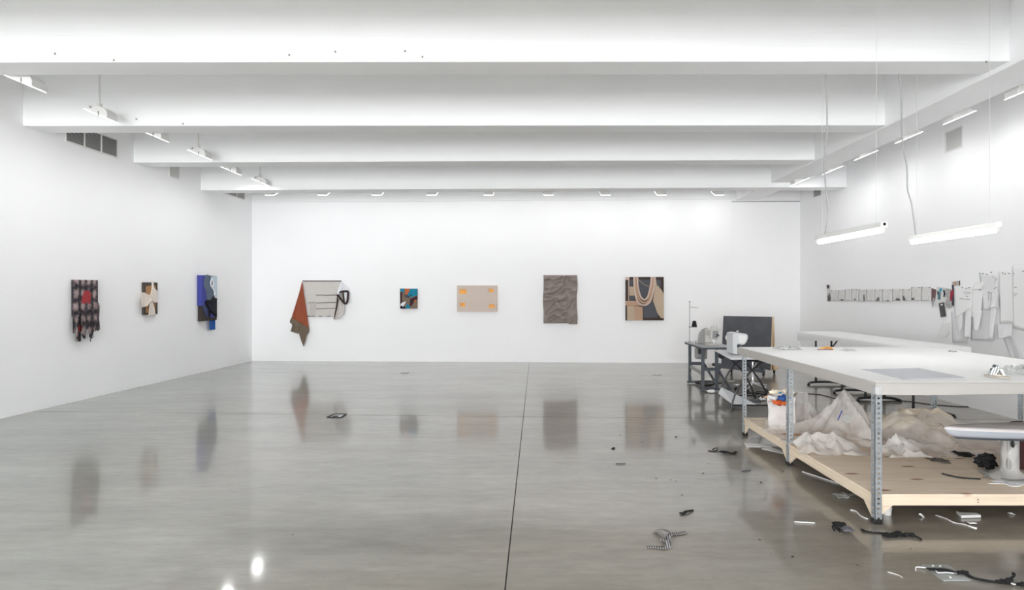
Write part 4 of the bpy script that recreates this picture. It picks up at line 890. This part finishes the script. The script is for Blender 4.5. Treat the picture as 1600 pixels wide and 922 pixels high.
for i, (lab, qd, off, lift, pn) in enumerate(pats):
    r = paper('pattern_paper', qd, off, lift, PAPER2 if 'tissue' in lab else PAPER, lab, 'paper', WG, pn, 10, 14, .014 if 'tissue' in lab else .006, i)
    if i == 0:
        for a, b in (((262, 328), (325, 332)), ((285, 362), (303, 365)), ((228, 384), (262, 385)), ((275, 388), (322, 390))):
            (p_, q_) = k5([a, b]); obj('pencil_note', MB().tube([RW(p_[0], p_[1], .0235), RW(q_[0], q_[1], .0235)], .004, 4), INNER, r)
    if i == 6:
        for a, b in (((485, 320), (485, 400)), ((510, 335), (510, 400)), ((545, 250), (552, 200)), ((480, 330), (540, 335)), ((520, 180), (572, 215))):
            (p_, q_) = k5([a, b]); obj('pencil_note', MB().tube([RW(p_[0], p_[1], .032), RW(q_[0], q_[1], .032)], .003, 4), INNER, r)
    if i == 10:
        for a, b in (((718, 282), (740, 284)), ((720, 340), (750, 343)), ((718, 356), (735, 360))):
            (p_, q_) = k5([a, b]); obj('pencil_note', MB().tube([RW(p_[0], p_[1], .040), RW(q_[0], q_[1], .040)], .004, 4), INNER, r)

# ---------------------------------------------------------------- industrial sewing table, its machine and stand
def sew_table():
    x0, x1, y0, y1, z = 2.67, 3.20, 10.32, 11.54, .722
    r = empty('sewing_table', ((x0 + x1) / 2, (y0 + y1) / 2, 0), 'slate steel industrial sewing table with grey laminate top', 'table')
    obj('table_top', MB().box(x0, x1, y0, y1, z - .012, z), SLAB, r, bev=.006)
    obj('top_edge', MB().box(x0 + .003, x1 - .003, y0 + .003, y1 - .003, z - .042, z - .0125), SLATE, r, bev=.004)
    for y in (10.40, 11.28):
        for x in (2.705, 2.93): obj('leg', MB().box(x - .022, x + .022, y - .03, y + .03, .03, z - .043), SLATE, r, bev=.005)
        obj('cross_bar', MB().box(2.728, 2.907, y - .022, y + .022, .33, .38), SLATE, r, bev=.004)
        obj('foot_bar', MB().box(2.66, 3.16, y - .028, y + .028, .012, .052), SLATE, r, bev=.006)
        obj('slant_brace', MB().bar((2.95, y, .36), (3.13, y, .06), .035, .035), SLATE, r, bev=.004)
    obj('stretcher', MB().bar((2.715, 10.42, .27), (2.715, 11.26, .30), .03, .05), GREYM, r, bev=.004)
    obj('treadle', MB().hexa([(2.76, 10.55, .06), (3.06, 10.55, .10), (3.06, 10.9, .10), (2.76, 10.9, .06), (2.76, 10.55, .075), (3.06, 10.55, .115), (3.06, 10.9, .115), (2.76, 10.9, .075)]), DARK, r, bev=.004)
    obj('treadle_rod', MB().tube([(2.80, 10.72, .08), (2.86, 10.95, .45)], .008, 8), STEEL, r)
    mo = obj('motor', MB().box(2.74, 2.90, 10.85, 11.10, .47, .65), GREYM, r, bev=.02, label='grey boxed motor under the top')
    obj('motor_fin', MB().box(2.735, 2.905, 10.93, 10.95, .465, .655).box(2.735, 2.905, 11.0, 11.02, .465, .655), GREYM, mo, bev=.004)
    obj('pulley', MB().lathe([(.03, 0), (.055, .004), (.055, .03), (.03, .034)], (3.02, 10.46, .575), 20, Matrix.Rotation(math.pi / 2, 3, 'X')), DARK, r, label='black knee lifter pulley')
    obj('pulley_bracket', MB().bar((3.0, 10.47, .575), (2.94, 10.47, .66), .02, .02), SLATE, r)
    obj('switch_box', MB().box(2.70, 2.74, 10.62, 10.72, .58, .66), DARK, r, bev=.006)
    t = .722
    # machine head
    h = empty('sewing_machine', (2.95, 10.85, t), 'beige industrial sewing machine on the slate steel table', 'sewing machine')
    BG = mat('beige machine enamel', S(206, 203, 197), .4)
    obj('bed', MB().box(2.86, 3.04, 10.58, 11.10, t, t + .022), BG, h, bev=.008)
    obj('needle_plate', MB().box(2.90, 3.0, 10.59, 10.68, t + .022, t + .025), STEEL, h, smooth=0)
    obj('pillar', MB().prism([(2.885, 10.96, t + .022), (3.015, 10.96, t + .022), (3.01, 10.96, t + .25), (2.89, 10.96, t + .25)], (0, .12, 0)), BG, h, bev=.02)
    obj('arm', MB().prism([(2.90, 10.62, t + .155), (3.0, 10.62, t + .155), (3.005, 10.62, t + .245), (2.985, 10.62, t + .265), (2.915, 10.62, t + .265), (2.895, 10.62, t + .245)], (0, .40, 0)), BG, h, bev=.012)
    hd = obj('head', MB().prism([(2.885, 10.57, t + .10), (2.985, 10.57, t + .09), (3.02, 10.57, t + .14), (3.015, 10.57, t + .25), (2.99, 10.57, t + .275), (2.90, 10.57, t + .27), (2.885, 10.57, t + .24)], (0, .10, 0)), BG, h, bev=.012)
    obj('face_plate', MB().prism([(2.90, 10.562, t + .12), (2.975, 10.562, t + .115), (3.005, 10.562, t + .15), (3.0, 10.562, t + .24), (2.91, 10.562, t + .25)], (0, .008, 0)), STEEL, hd, bev=.002)
    for x, z_ in ((2.97, .155), (2.985, .185), (3.005, .17)): obj('tension_knob', MB().lathe([(.012, 0), (.012, .018), (.006, .024)], (x, 10.565, t + z_), 12, Matrix.Rotation(math.pi / 2, 3, 'X')), DARK, h)
    obj('presser_bar', MB().tube([(2.95, 10.62, t + .10), (2.95, 10.62, t + .03)], .006, 8), STEEL, h); obj('presser_foot', MB().box(2.935, 2.965, 10.60, 10.65, t + .024, t + .032), STEEL, h, bev=.002)
    obj('hand_wheel', MB().lathe([(.02, 0), (.075, .006), (.08, .02), (.075, .034), (.03, .04)], (2.95, 11.135, t + .19), 24, Matrix.Rotation(math.pi / 2, 3, 'X')), GREYM, h)
    obj('belt_guard', MB().prism([(2.77, 10.98, t + .0), (2.86, 10.98, t + .0), (2.90, 10.98, t + .22), (2.86, 10.98, t + .26), (2.79, 10.98, t + .18)], (0, .05, 0)), GREYM, h, bev=.012, label='grey belt guard')
    for x, y, z_ in ((2.915, 10.66, .31), (2.96, 10.72, .32), (2.995, 10.64, .315)): obj('thread_post', MB().tube([(x, y, t + .26), (x, y, t + z_)], .005, 6).ball((x, y, t + z_), .008, sub=1), STEEL, h)
    obj('thread_arm', MB().tube([(2.97, 10.64, t + .275), (3.08, 10.62, t + .262)], .004, 6), STEEL, h)
    obj('bobbin_winder', MB().lathe([(.012, 0), (.012, .02), (.006, .022), (.006, .05), (.014, .052), (.014, .058)], (2.73, 10.95, t), 12), GREYM, h)
    # thread stand
    s = empty('thread_stand', (2.735, 11.42, t), 'tall chrome thread stand with one black cone at the sewing table corner', 'thread stand')
    obj('pole', MB().tube([(2.735, 11.42, t - .06), (2.735, 11.42, 1.435)], .0075, 10), STEEL, s)
    obj('finial', MB().lathe([(.012, 0), (.014, .015), (.008, .022)], (2.735, 11.42, 1.43), 10), GREYM, s)
    obj('guide_arm', MB().tube([(2.735, 11.42, 1.348), (2.87, 11.40, 1.335)], .006, 8), STEEL, s)
    obj('guide_eye', MB().lathe([(.010, -.003), (.014, 0), (.010, .003)], (2.875, 11.40, 1.334), 10), STEEL, s)
    obj('cone_plate', MB().lathe([(.03, 0), (.05, .004), (.05, .010), (.03, .012)], (2.81, 11.40, .985), 18).tube([(2.72, 11.42, .99), (2.86, 11.40, .99)], .008, 8), GREYM, s)
    obj('clamp', MB().box(2.71, 2.76, 11.39, 11.45, t, t + .018), STEEL, s, bev=.003)
    obj('thread_cone', MB().lathe([(.046, 0), (.046, .012), (.030, .10), (.026, .103)], (2.815, 11.40, .998), 20), BLACKF, None, 'black thread cone on the tall chrome stand', 'thread cone')
    obj('power_cord', MB().tube(spline([(2.73, 11.40, .66), (2.71, 11.36, .5), (2.70, 11.3, .3), (2.72, 11.2, .12), (2.76, 11.1, .02), (2.85, 10.95, .012)], 6), .006, 6), GREYM, None, 'thin grey cord drooping from the sewing table to the floor', 'cable')
    rn = random.Random(5)
    for k in range(3):
        pts = [(2.78 + rn.uniform(0, .28), 10.95 + rn.uniform(0, .3), .012 + rn.uniform(0, .05)) for _ in range(7)]
        obj('cord_coil', MB().tube(spline(pts, 5), .012, 6), DARK, None, ['black coil of cord under the sewing table by its far legs', 'second loop of black cord under the sewing table, over the coil', 'loose black cord end under the sewing table treadle'][k], 'cable')
    obj('paper_crumple', MB().ball((2.79, 10.18, .03), .04, (1.3, .9, .7), 2, .9), PAPER, None, 'crumpled white paper on the floor by the sewing table foot', 'scrap')
sew_table()

# ---------------------------------------------------------------- craft table with crossed curved legs, small white machine
def craft_table():
    z = .735
    pts = [FP(1116.5, 546.6, z), FP(1141.5, 560, z), FP(1200, 559.6, z), FP(1186, 546.4, z)]
    r = empty('craft_table', (2.9, 9.0, 0), 'white topped folding craft table on crossed black curved legs', 'table')
    obj('table_top', MB().prism(pts, (0, 0, -.02)), SLAB2, r, bev=.004)
    def leg(px, d): obj('leg', MB().tube(spline([P(x, y, d) for x, y in px], 6), .013, 8), BLACKM, r)
    k = cr(1060, 500, 5.7625)
    leg(k([(348, 735), (395, 590), (455, 470), (510, 400), (580, 352)]), 9.42)
    leg(k([(430, 322), (500, 380), (560, 440), (635, 560), (700, 715)]), 9.46)
    leg(k([(470, 815), (515, 660), (590, 540), (660, 455), (760, 372)]), 8.66)
    leg(k([(545, 345), (630, 410), (700, 500), (770, 610), (812, 720)]), 8.62)
    obj('foot_bar', MB().tube([P(1145.5, 633.3, 8.64), P(1206, 633.3, 8.64)], .011, 8), BLACKM, r)
    obj('foot_bar', MB().tube([P(1123, 618, 9.42), P(1182, 618, 9.45)], .011, 8), BLACKM, r)
    a, b, c_, d_ = P(1127, 604.6, 9.42), P(1122, 614.6, 9.38), P(1145.5, 632.4, 8.66), P(1182, 632, 8.70)
    obj('fabric_shelf', MB().prism([a, b, c_, d_], (.002, .004, -.006)), SLAB2, r, smooth=0)
SLAB2 = mat('pale grey laminate', S(222, 223, 226), .4)
craft_table()
def small_machine():
    t = .736; d = 8.75; k = cr(1060, 500, 5.7625)
    q = lambda pts: [Vector((P(x, y, d).x, d, P(x, y, d).z)) for x, y in k(pts)]
    base = P(1155, 553, d)
    r = empty('sewing_machine', (base.x, d + .1, t), 'small pale grey domestic sewing machine on the craft table', 'sewing machine')
    LG = mat('pale machine plastic', S(204, 206, 208), .35)
    prof = q([(492, 292), (490, 112), (500, 104), (530, 98), (610, 110), (628, 122), (628, 150), (618, 180), (600, 204), (575, 212), (540, 200), (528, 215), (535, 240), (585, 248), (592, 262), (590, 300), (520, 296)])
    low = min(v.z for v in prof)
    for v in prof: v.z += t + .002 - low
    obj('body', MB().prism(prof, (0, .30, 0)), LG, r, bev=.012)
    face = [v + Vector((0, -.006, 0)) for v in q([(540, 118), (605, 125), (618, 150), (605, 185), (575, 200), (545, 185)])]
    for v in face: v.z += t + .002 - low
    obj('face_cover', MB().prism(face, (0, .008, 0)), WHITE2, r, bev=.003)
    obj('needle_bar', MB().tube([P(1157.5, 537, d + .05), P(1157.5, 543, d + .05)], .006, 6), STEEL, r)
    obj('thread_dial', MB().lathe([(.016, 0), (.014, .014)], P(1152.5, 517.0, d + .12) + Vector((0, 0, -.012)), 14), WHITE2, r)
    obj('hand_wheel', MB().lathe([(.05, 0), (.05, .02), (.03, .03)], P(1150, 530, d) + Vector((0, .33, 0)), 18, Matrix.Rotation(math.pi / 2, 3, 'X')), WHITE2, r)
    obj('power_plug', MB().box(P(1160, 551, d).x, P(1163, 551, d).x, d - .012, d + .005, t + .004, t + .022), DARK, r, bev=.002)
small_machine()

# ---------------------------------------------------------------- rolling cart with felt boards
def cart():
    r = empty('rolling_cart', (4.15, 12.5, 0), 'rolling rack of charcoal felt boards with wooden frame behind the sewing machines', 'rack')
    A, B_, D_, E_ = P(1130.3, 493.8, 12.62), P(1206, 495.2, 12.42), P(1203.5, 578, 12.28), P(1126.8, 572, 12.48)
    off = Vector((.018, .022, 0))
    obj('felt_board', MB().prism([A, B_, D_, E_], off), FELT, r, smooth=0, label='charcoal felt board')
    e1 = [P(1206.3, 495.3, 12.43), P(1209.3, 495.6, 12.50), P(1210.6, 580, 12.35), P(1204.2, 579.5, 12.30)]
    obj('wood_edge', MB().prism([e1[0], e1[0] + Vector((.022, .012, 0)), e1[3] + Vector((.022, .012, 0)), e1[3]], (.0, .03, 0)), PINE, r, smooth=0, label='pine edge of the front board')
    obj('wood_edge', MB().prism([P(1207.5, 495.6, 12.52), P(1209, 495.6, 12.52), P(1213, 579, 12.62), P(1210, 579, 12.62)], (0, .03, 0)), PINE, r, smooth=0, label='pine edge of the back board')
    obj('back_board', MB().prism([A + Vector((.03, .06, 0)), B_ + Vector((.03, .06, 0)), P(1209, 578, 12.70), P(1130, 571, 12.85)], (.01, .02, 0)), PINE, r, smooth=0)
    obj('end_block', MB().box(4.56, 4.66, 12.30, 12.42, .13, .25), PINE, r, bev=.004)
    z0 = .14
    a, b = P(1118, 571.5, 12.42), P(1194, 580, 12.22)
    obj('base_rail', MB().bar(a, b, .04, .07), SLATE, r, bev=.004)
    obj('base_rail', MB().bar((3.55, 12.92, .16), (4.74, 12.76, .16), .04, .06), SLATE, r, bev=.004)
    obj('base_rail', MB().bar((4.70, 12.72, .16), (4.44, 12.24, .15), .04, .05), SLATE, r, bev=.004)
    obj('base_rail', MB().bar((3.60, 12.86, .16), (3.58, 12.46, .15), .04, .05), SLATE, r, bev=.004)
    obj('base_deck', MB().prism([(3.62, 12.52, .17), (4.44, 12.36, .17), (4.66, 12.72, .17), (3.66, 12.88, .17)], (0, 0, .015)), SLATE, r, smooth=0)
    for x, y in ((3.60, 12.60), (3.92, 12.86), (4.36, 12.28), (4.72, 12.70)):
        c_ = obj('caster', MB().lathe([(.02, -.016), (.05, -.014), (.052, 0), (.05, .014), (.02, .016)], (x, y, .053), 20, Matrix.Rotation(math.pi / 2, 3, 'Y') @ Matrix.Rotation(.5, 3, 'X')), DARK, r)
        obj('caster_fork', MB().box(x - .02, x + .02, y - .02, y + .02, .10, .145).bar((x - .021, y, .05), (x - .021, y, .12), .006, .03).bar((x + .021, y, .05), (x + .021, y, .12), .006, .03), STEEL, c_)
cart()

# ---------------------------------------------------------------- stool behind the craft table
def stool():
    x, y = 3.50, 10.35
    r = empty('swivel_stool', (x, y, 0), 'chrome swivel stool on casters behind the craft table', 'stool')
    obj('column', MB().lathe([(.03, .11), (.03, .16), (.02, .17), (.02, .30), (.013, .31), (.013, .50)], (x, y, 0), 16), CHROME, r)
    obj('seat', MB().lathe([(.05, .49), (.18, .50), (.19, .53), (.17, .56), (.02, .565)], (x, y, 0), 28), DARK, r)
    for k in range(5):
        a = .3 + 2 * math.pi * k / 5; ex, ey = x + .26 * math.cos(a), y + .26 * math.sin(a)
        l = obj('base_arm', MB().tube([(x, y, .13), (ex, ey, .085)], [.024, .016], 8), CHROME, r)
        obj('caster', MB().lathe([(.012, -.016), (.028, -.014), (.03, 0), (.028, .014), (.012, .016)], (ex, ey, .031), 14, Matrix.Rotation(math.pi / 2, 3, 'Y') @ Matrix.Rotation(a, 3, 'X')), DARK, l)
    for a in (0.6, 2.7, 4.8): obj('seat_strut', MB().tube([(x, y, .36), (x + .13 * math.cos(a), y + .13 * math.sin(a), .49)], .008, 8), CHROME, r)
stool()
# clutter on the floor below the craft table
rn = random.Random(9)
for k, (px, py, lab) in enumerate(((1186, 622, 'black cord loop on the floor beyond the craft table legs'), (1193, 618, 'second black cord loop on the floor behind the plywood shelf end'), (1172, 617, 'black cord lying along the craft table shelf'))):
    c_ = FP(px, py); pts = [c_ + Vector((rn.uniform(-.14, .14), rn.uniform(-.16, .16), .01 + rn.uniform(0, .06))) for _ in range(8)]
    obj('cord_coil', MB().tube(spline(pts, 5), .008, 6), DARK, None, lab, 'cable')
p = FP(1180, 628); obj('foot_pedal', MB().hexa([p + Vector(q) for q in ((-.10, -.05, 0), (.08, -.05, 0), (.08, .07, 0), (-.10, .07, 0), (-.09, -.04, .02), (.07, -.04, .035), (.07, .06, .045), (-.09, .06, .025))]), SLATE, None, 'grey sewing foot pedal on the floor under the craft table', 'pedal', bev=.008)
rag('paper_scrap', 1190, 626, .16, .16, PAPER, 'crumpled white paper by the grey foot pedal', 31, .05, z=0)
rag('paper_scrap', 1142, 596, .14, .10, PAPER, 'flat white paper scrap on the floor beyond the craft table', 33, .006, z=0)
rag('paper_scrap', 1150, 601, .10, .10, PAPER, 'pale paper scrap nearest the stool base on the floor', 34, .006, z=0)

# ---------------------------------------------------------------- scraps and dust on the floor
def ribbon_strip(pts, wd, m, par, name='ribbon', th=.003, twist=None):
    pts = spline(pts, 5); mb = MB(); a = []
    for i, p_ in enumerate(pts):
        t = (pts[min(i + 1, len(pts) - 1)] - pts[max(i - 1, 0)]).normalized(); s = Vector((-t.y, t.x, 0))
        s = s.normalized() * wd / 2 if s.length > 1e-4 else Vector((wd / 2, 0, 0))
        if twist: s = Matrix.Rotation(twist * i / len(pts), 3, t) @ s
        a.append((mb.bm.verts.new(p_ - s), mb.bm.verts.new(p_ + s)))
    for (p0_, p1_), (q0, q1) in zip(a, a[1:]): mb.bm.faces.new((p0_, p1_, q1, q0))
    return obj(name, mb, m, par, thick=th, smooth=50)
def zig():
    m = bpy.data.materials.new('black and white zigzag braid'); m.use_nodes = True; nt = m.node_tree; b = nt.nodes['Principled BSDF']; b.inputs['Roughness'].default_value = .8
    tc = nt.nodes.new('ShaderNodeTexCoord'); wv = nt.nodes.new('ShaderNodeTexWave'); wv.inputs['Scale'].default_value = 22; wv.inputs['Distortion'].default_value = 1.5
    nt.links.new(tc.outputs['Object'], wv.inputs['Vector']); r = nt.nodes.new('ShaderNodeValToRGB'); nt.links.new(wv.outputs['Fac'], r.inputs[0]); e = r.color_ramp.elements
    e[0].position, e[0].color, e[1].position, e[1].color = .40, S(66, 66, 70), .60, S(158, 154, 154); nt.links.new(r.outputs[0], b.inputs['Base Color']); return m
ZIG = zig(); GREYB = fab('grey braid back', 142, 138, 138)
kz = cr(1000, 780, 10.24)
fl = lambda px, py, h=.004: FP(px, py) + Vector((0, 0, h))
r = empty('braid_trim', fl(1038, 845, 0), 'patterned black and white braid trim tangled on the open floor', 'trim')
fz = lambda q, hs: [FP(x, y) + Vector((0, 0, h)) for (x, y), h in zip(kz(q), hs)]
ribbon_strip(fz([(90, 778), (200, 782), (300, 790), (440, 806)], [.004, .006, .006, .01]), .034, ZIG, r)
ribbon_strip(fz([(440, 806), (450, 770), (400, 745), (345, 720), (335, 690)], [.01, .03, .035, .03, .02]), .034, ZIG, r)
ribbon_strip(fz([(335, 690), (380, 690), (440, 670), (475, 650), (440, 640)], [.02, .012, .015, .03, .03]), .034, ZIG, r)
ribbon_strip(fz([(440, 630), (400, 600), (320, 555), (225, 525)], [.03, .035, .025, .006]), .050, GREYB, r)
ribbon_strip(fz([(410, 605), (500, 580), (620, 565), (735, 545)], [.02, .010, .006, .005]), .036, ZIG, r)
rag('black_scrap', 1066, 804, .05, .06, BLACKF, 'twisted black scrap alone on the floor beyond the braid trim', 41, .02, z=0)
o = [q for q in C.objects if q.get('label', '').startswith('twisted black scrap')][0]
obj('tail', MB().tube(spline([fl(1068, 802.5), fl(1074, 801.5, .012), fl(1083, 798.5)], 5), [.010] * 5 + [.007] * 6, 6), BLACKF, o)
rag('black_scrap', 1139, 709, .19, .10, BLACKF, 'flat black cloth scrap on the floor beside the plywood shelf corner', 43, .03, z=0, rot=-.15)
obj('hair_clip', MB().tube(spline([fl(1107, 705), fl(1114, 706), fl(1121, 705, .012), fl(1120, 703, .02), fl(1113, 703.2)], 5), .006, 6), DARK, None, 'small bent black wire clip beside the flat black scrap', 'clip')
rag('cloth_pellet', 958.5, 702, .05, .06, BLACKF, 'small dark pellet of cloth on the open floor, alone', 45, .02, z=0)
rag('leaf_scrap', 1056.5, 683.5, .035, .045, BLACKF, 'tiny dark leaf shaped scrap below the charcoal picture reflection', 46, .012, z=0)
for i, (a, b, m_, lab) in enumerate((((962, 725.5), (977, 725), SLATE, 'thin dark stick on the floor near the dark pellet'), ((1159, 737), (1173, 735.6), SLATE, 'thin dark stick on the floor before the shelf middle leg'), ((1241, 816.5), (1273, 818.5), WHITE2, 'flat white stick on the floor left of the grey black scrap'), ((1254, 738), (1312, 757), WHITE2, 'long white rod lying under the plywood shelf side'))):
    obj('stick', MB().bar(fl(*a, .006), fl(*b, .006), .010 if m_ == WHITE2 else .008, .006), m_, None, lab, 'stick', smooth=0)
r = obj('grey_scrap', MB().ball(fl(1312, 826, .02), .035, (1.2, .9, .6), 2, .9), BLACKF, None, 'bunched black and grey lace scrap before the front table leg', 'scrap', smooth=60)
ob = fl(1323, 831)
obj('grey_patch', MB().grid(lambda a, b: ob + Vector(((a - .5) * .075, (b - .5) * .09, .008 + .015 * N.noise(Vector((a * 4, b * 4, 2))) + .008)), 8, 8), mat('grey satin scrap', S(104, 104, 112), .6, var=.2, vscale=50), r, smooth=60, thick=.003)
obj('lace_loop', MB().tube(spline([fl(1304, 830), fl(1301, 827, .02), fl(1308, 825, .02), fl(1312, 832)], 5), .006, 6), BLACKF, r)
r = empty('black_strap', fl(1390, 837, 0), 'long black strap with knots on the floor before the front table leg', 'strap')
obj('strap', MB().tube(spline([fl(1346, 830, .008), fl(1352, 832, .008), fl(1366, 833.5), fl(1381, 834.5), fl(1384, 839), fl(1400, 840), fl(1418, 838, .02), fl(1440, 844)], 5), .006, 6), BLACKF, r)
for px, py, s_ in ((1386, 839, .020), (1396, 838.5, .018), (1403, 837.5, .022), (1411, 838.5, .016), (1424, 838.5, .018), (1348, 830, .010)):
    obj('knot', MB().ball(fl(px, py, s_ * .6), s_, (1.5, 1.1, .6), 2, .8), BLACKF, r, smooth=60)
r = empty('acrylic_plate', fl(1473, 896, 0), 'clear acrylic plate with bright spots lying on the near floor', 'plate')
obj('plate', MB().prism([fl(x, y, .006) for x, y in ((1441, 883.5), (1481, 883.5), (1517, 908), (1474, 908.5))], (0, 0, -.005)), CLEAR, r, smooth=0)
for px, py in ((1458, 886.6), (1469, 886.8), (1485, 904.5)): obj('peg', MB().lathe([(.006, 0), (.006, .004)], fl(px, py, .0065), 10), WHITE, r)
obj('bevel_edge', MB().prism([fl(x, y, .0075) for x, y in ((1474, 907), (1516, 907), (1517, 908.6), (1474, 909))], (0, 0, -.003)), CLEAR, r, smooth=0)
obj('white_cord', MB().tube(spline([fl(1431, 893, .005), fl(1432, 888.5, .008), fl(1447, 890, .010), fl(1460, 892, .012), fl(1465, 898, .012), fl(1480, 898, .012), fl(1495, 900, .012)], 5), .0032, 6), PAPER2, None, 'white cord curling over the clear acrylic plate', 'cord')
r = empty('black_strap', fl(1540, 904, 0), 'long black strap running off the clear acrylic plate', 'strap')
ribbon_strip([fl(1449, 893, .014), fl(1462, 893.5, .014), fl(1480, 895, .014), fl(1496, 899.5, .012)], .034, BLACKF, r, 'wide_strap')
obj('strap', MB().tube(spline([fl(1496, 899.5, .012), fl(1505, 898, .014), fl(1520, 904), fl(1540, 908.5), fl(1560, 911.5), fl(1580, 913.5), fl(1604, 916)], 5), .008, 6), BLACKF, r)
for px, py, s_ in ((1504, 898, .020), (1565, 911.5, .018), (1574, 911.8, .022), (1597, 915.5, .016)): obj('knot', MB().ball(fl(px, py, s_ * .6), s_, (1.4, 1, .6), 2, .8), BLACKF, r, smooth=60)
obj('strap_end', MB().tube(spline([fl(1572, 910, .012), fl(1582, 906.5, .015), fl(1585, 903, .02), fl(1581, 902, .02)], 5), .007, 6), BLACKF, r)
obj('white_tag', MB().bar(fl(1580, 915, .012), fl(1587, 917, .012), .012, .004), WHITE, r)
obj('thread', MB().tube(spline([fl(1387, 894.5, .003), fl(1396, 897, .003), fl(1405, 900, .003), fl(1410, 903, .003)], 5), .0022, 5), WHITE2, None, 'curved white thread on the floor beside the acrylic plate', 'thread')
obj('thread', MB().tube(spline([fl(1329, 797.5, .004), fl(1338, 800, .004), fl(1345, 807, .004), fl(1356, 812, .004)], 5), .004, 5), WHITE2, None, 'white string curving to the foot of the front table leg', 'thread')
r = empty('paper_string', fl(1495, 818, 0), 'torn white paper string under the front of the plywood shelf', 'scrap')
ribbon_strip([fl(1462, 805.5), fl(1478, 811), fl(1490, 817), fl(1505, 820), fl(1516, 823)], .014, PAPER, r); ribbon_strip([fl(1512, 822), fl(1526, 827)], .012, PAPER, r, twist=1.5); ribbon_strip([fl(1513, 819.5, .012), fl(1524, 819.5, .012)], .035, PAPER, r)
obj('foam_strip', MB().prism([fl(x, y, .022) for x, y in ((1494, 803), (1500, 805), (1526, 806), (1533, 809.5), (1502, 810.5))], (0, 0, -.020)), WHITE2, None, 'white foam strip on the floor under the plywood shelf front', 'foam', bev=.003)
rag('paper_scrap', 1440.5, 808, .035, .05, PAPER, 'small curled white scrap under the plywood shelf front', 51, .03, z=0)
rag('paper_scrap', 1581, 804.5, .045, .04, PAPER, 'small white scrap far along under the plywood shelf front', 52, .02, z=0)
obj('plastic_cup', MB().lathe([(.028, 0), (.034, .06), (.031, .06), (.026, .004)], fl(1386, 804, 0), 16), FILM, None, 'cloudy plastic cup behind the front table leg foot', 'cup')
rag('paper_scrap', 1318, 776, .20, .16, CLEAR, 'torn clear film strip under the plywood shelf side', 54, .02, z=0, rot=.6)
for i, (pts, lab) in enumerate((([(1162, 692), (1205, 694), (1207, 698.5), (1166, 698)], 'white paper sheet on the floor beside the shelf far leg'), ([(1190, 701), (1205, 699), (1232, 707), (1226, 709)], 'white paper sheet slid under the shelf by the middle leg'), ([(1170, 684), (1188, 684), (1186, 686), (1172, 686)], 'small grey paper under the far shelf corner'))):
    flat(pts, .001, .003, 'paper_sheet', [PAPER, PAPER, SLAB][i], lab, 'paper')
rn = random.Random(21)
bits = [(1063, 618), (1071, 626), (1091, 622), (1118, 653), (978, 644), (985, 656), (969, 680), (979, 667), (1003, 691), (1016, 692), (1075, 712), (1107, 724), (1099, 740), (1160, 724), (1025, 748), (1048, 750), (1056, 752), (1119, 752), (1189, 754), (1240, 716), (1187, 844), (1238, 870), (1204, 867), (457, 836), (806, 710), (806, 756), (1066, 774), (1223, 737), (1423, 858), (1340, 884)]
for i, (px, py) in enumerate(bits):
    s_ = rn.uniform(.004, .010)
    obj('lint_bit', MB().ball(fl(px, py, s_ * .3), s_, (1.2, .9, .35), 1, .6), [BLACKF, SLATE, GREYF][i % 3], None, 'tiny dark speck of lint on the concrete floor', 'lint', 'lint specks on the floor')
# floor box covers
for px, py, lab in ((633, 583, 'round grey floor cover nearer the patchwork picture'), (1027, 586, 'round grey floor cover nearer the sewing table')):
    c_ = FP(px, py)
    r = empty('floor_cover', c_, lab, 'floor cover')
    obj('lid', MB().lathe([(.075, 0), (.075, .003), (.07, .005)], c_, 24), SLAB, r); obj('ring', MB().lathe([(.076, 0), (.088, 0), (.088, .004), (.076, .004)], c_, 24), SLATE, r)
r = empty('floor_outlet', FP(525, 651), 'open square floor outlet with a dark hinged lid on the floor joint', 'floor outlet')
oq = [FP(x, y) for x, y in ((511, 652.5), (533, 653), (541, 647.5), (523, 647.5))]
obj('outlet_plate', MB().prism([q + Vector((0, 0, .004)) for q in oq], (0, 0, -.003)), STEEL, r, smooth=0)
for i in range(4): obj('lid_edge', MB().bar(oq[i] + Vector((0, 0, .006)), oq[(i + 1) % 4] + Vector((0, 0, .006)), .018, .008), DARK, r)
obj('socket_insert', MB().box(oq[0].x + .06, oq[0].x + .12, oq[1].y + .06, oq[1].y + .12, .004, .008), DARK, r)
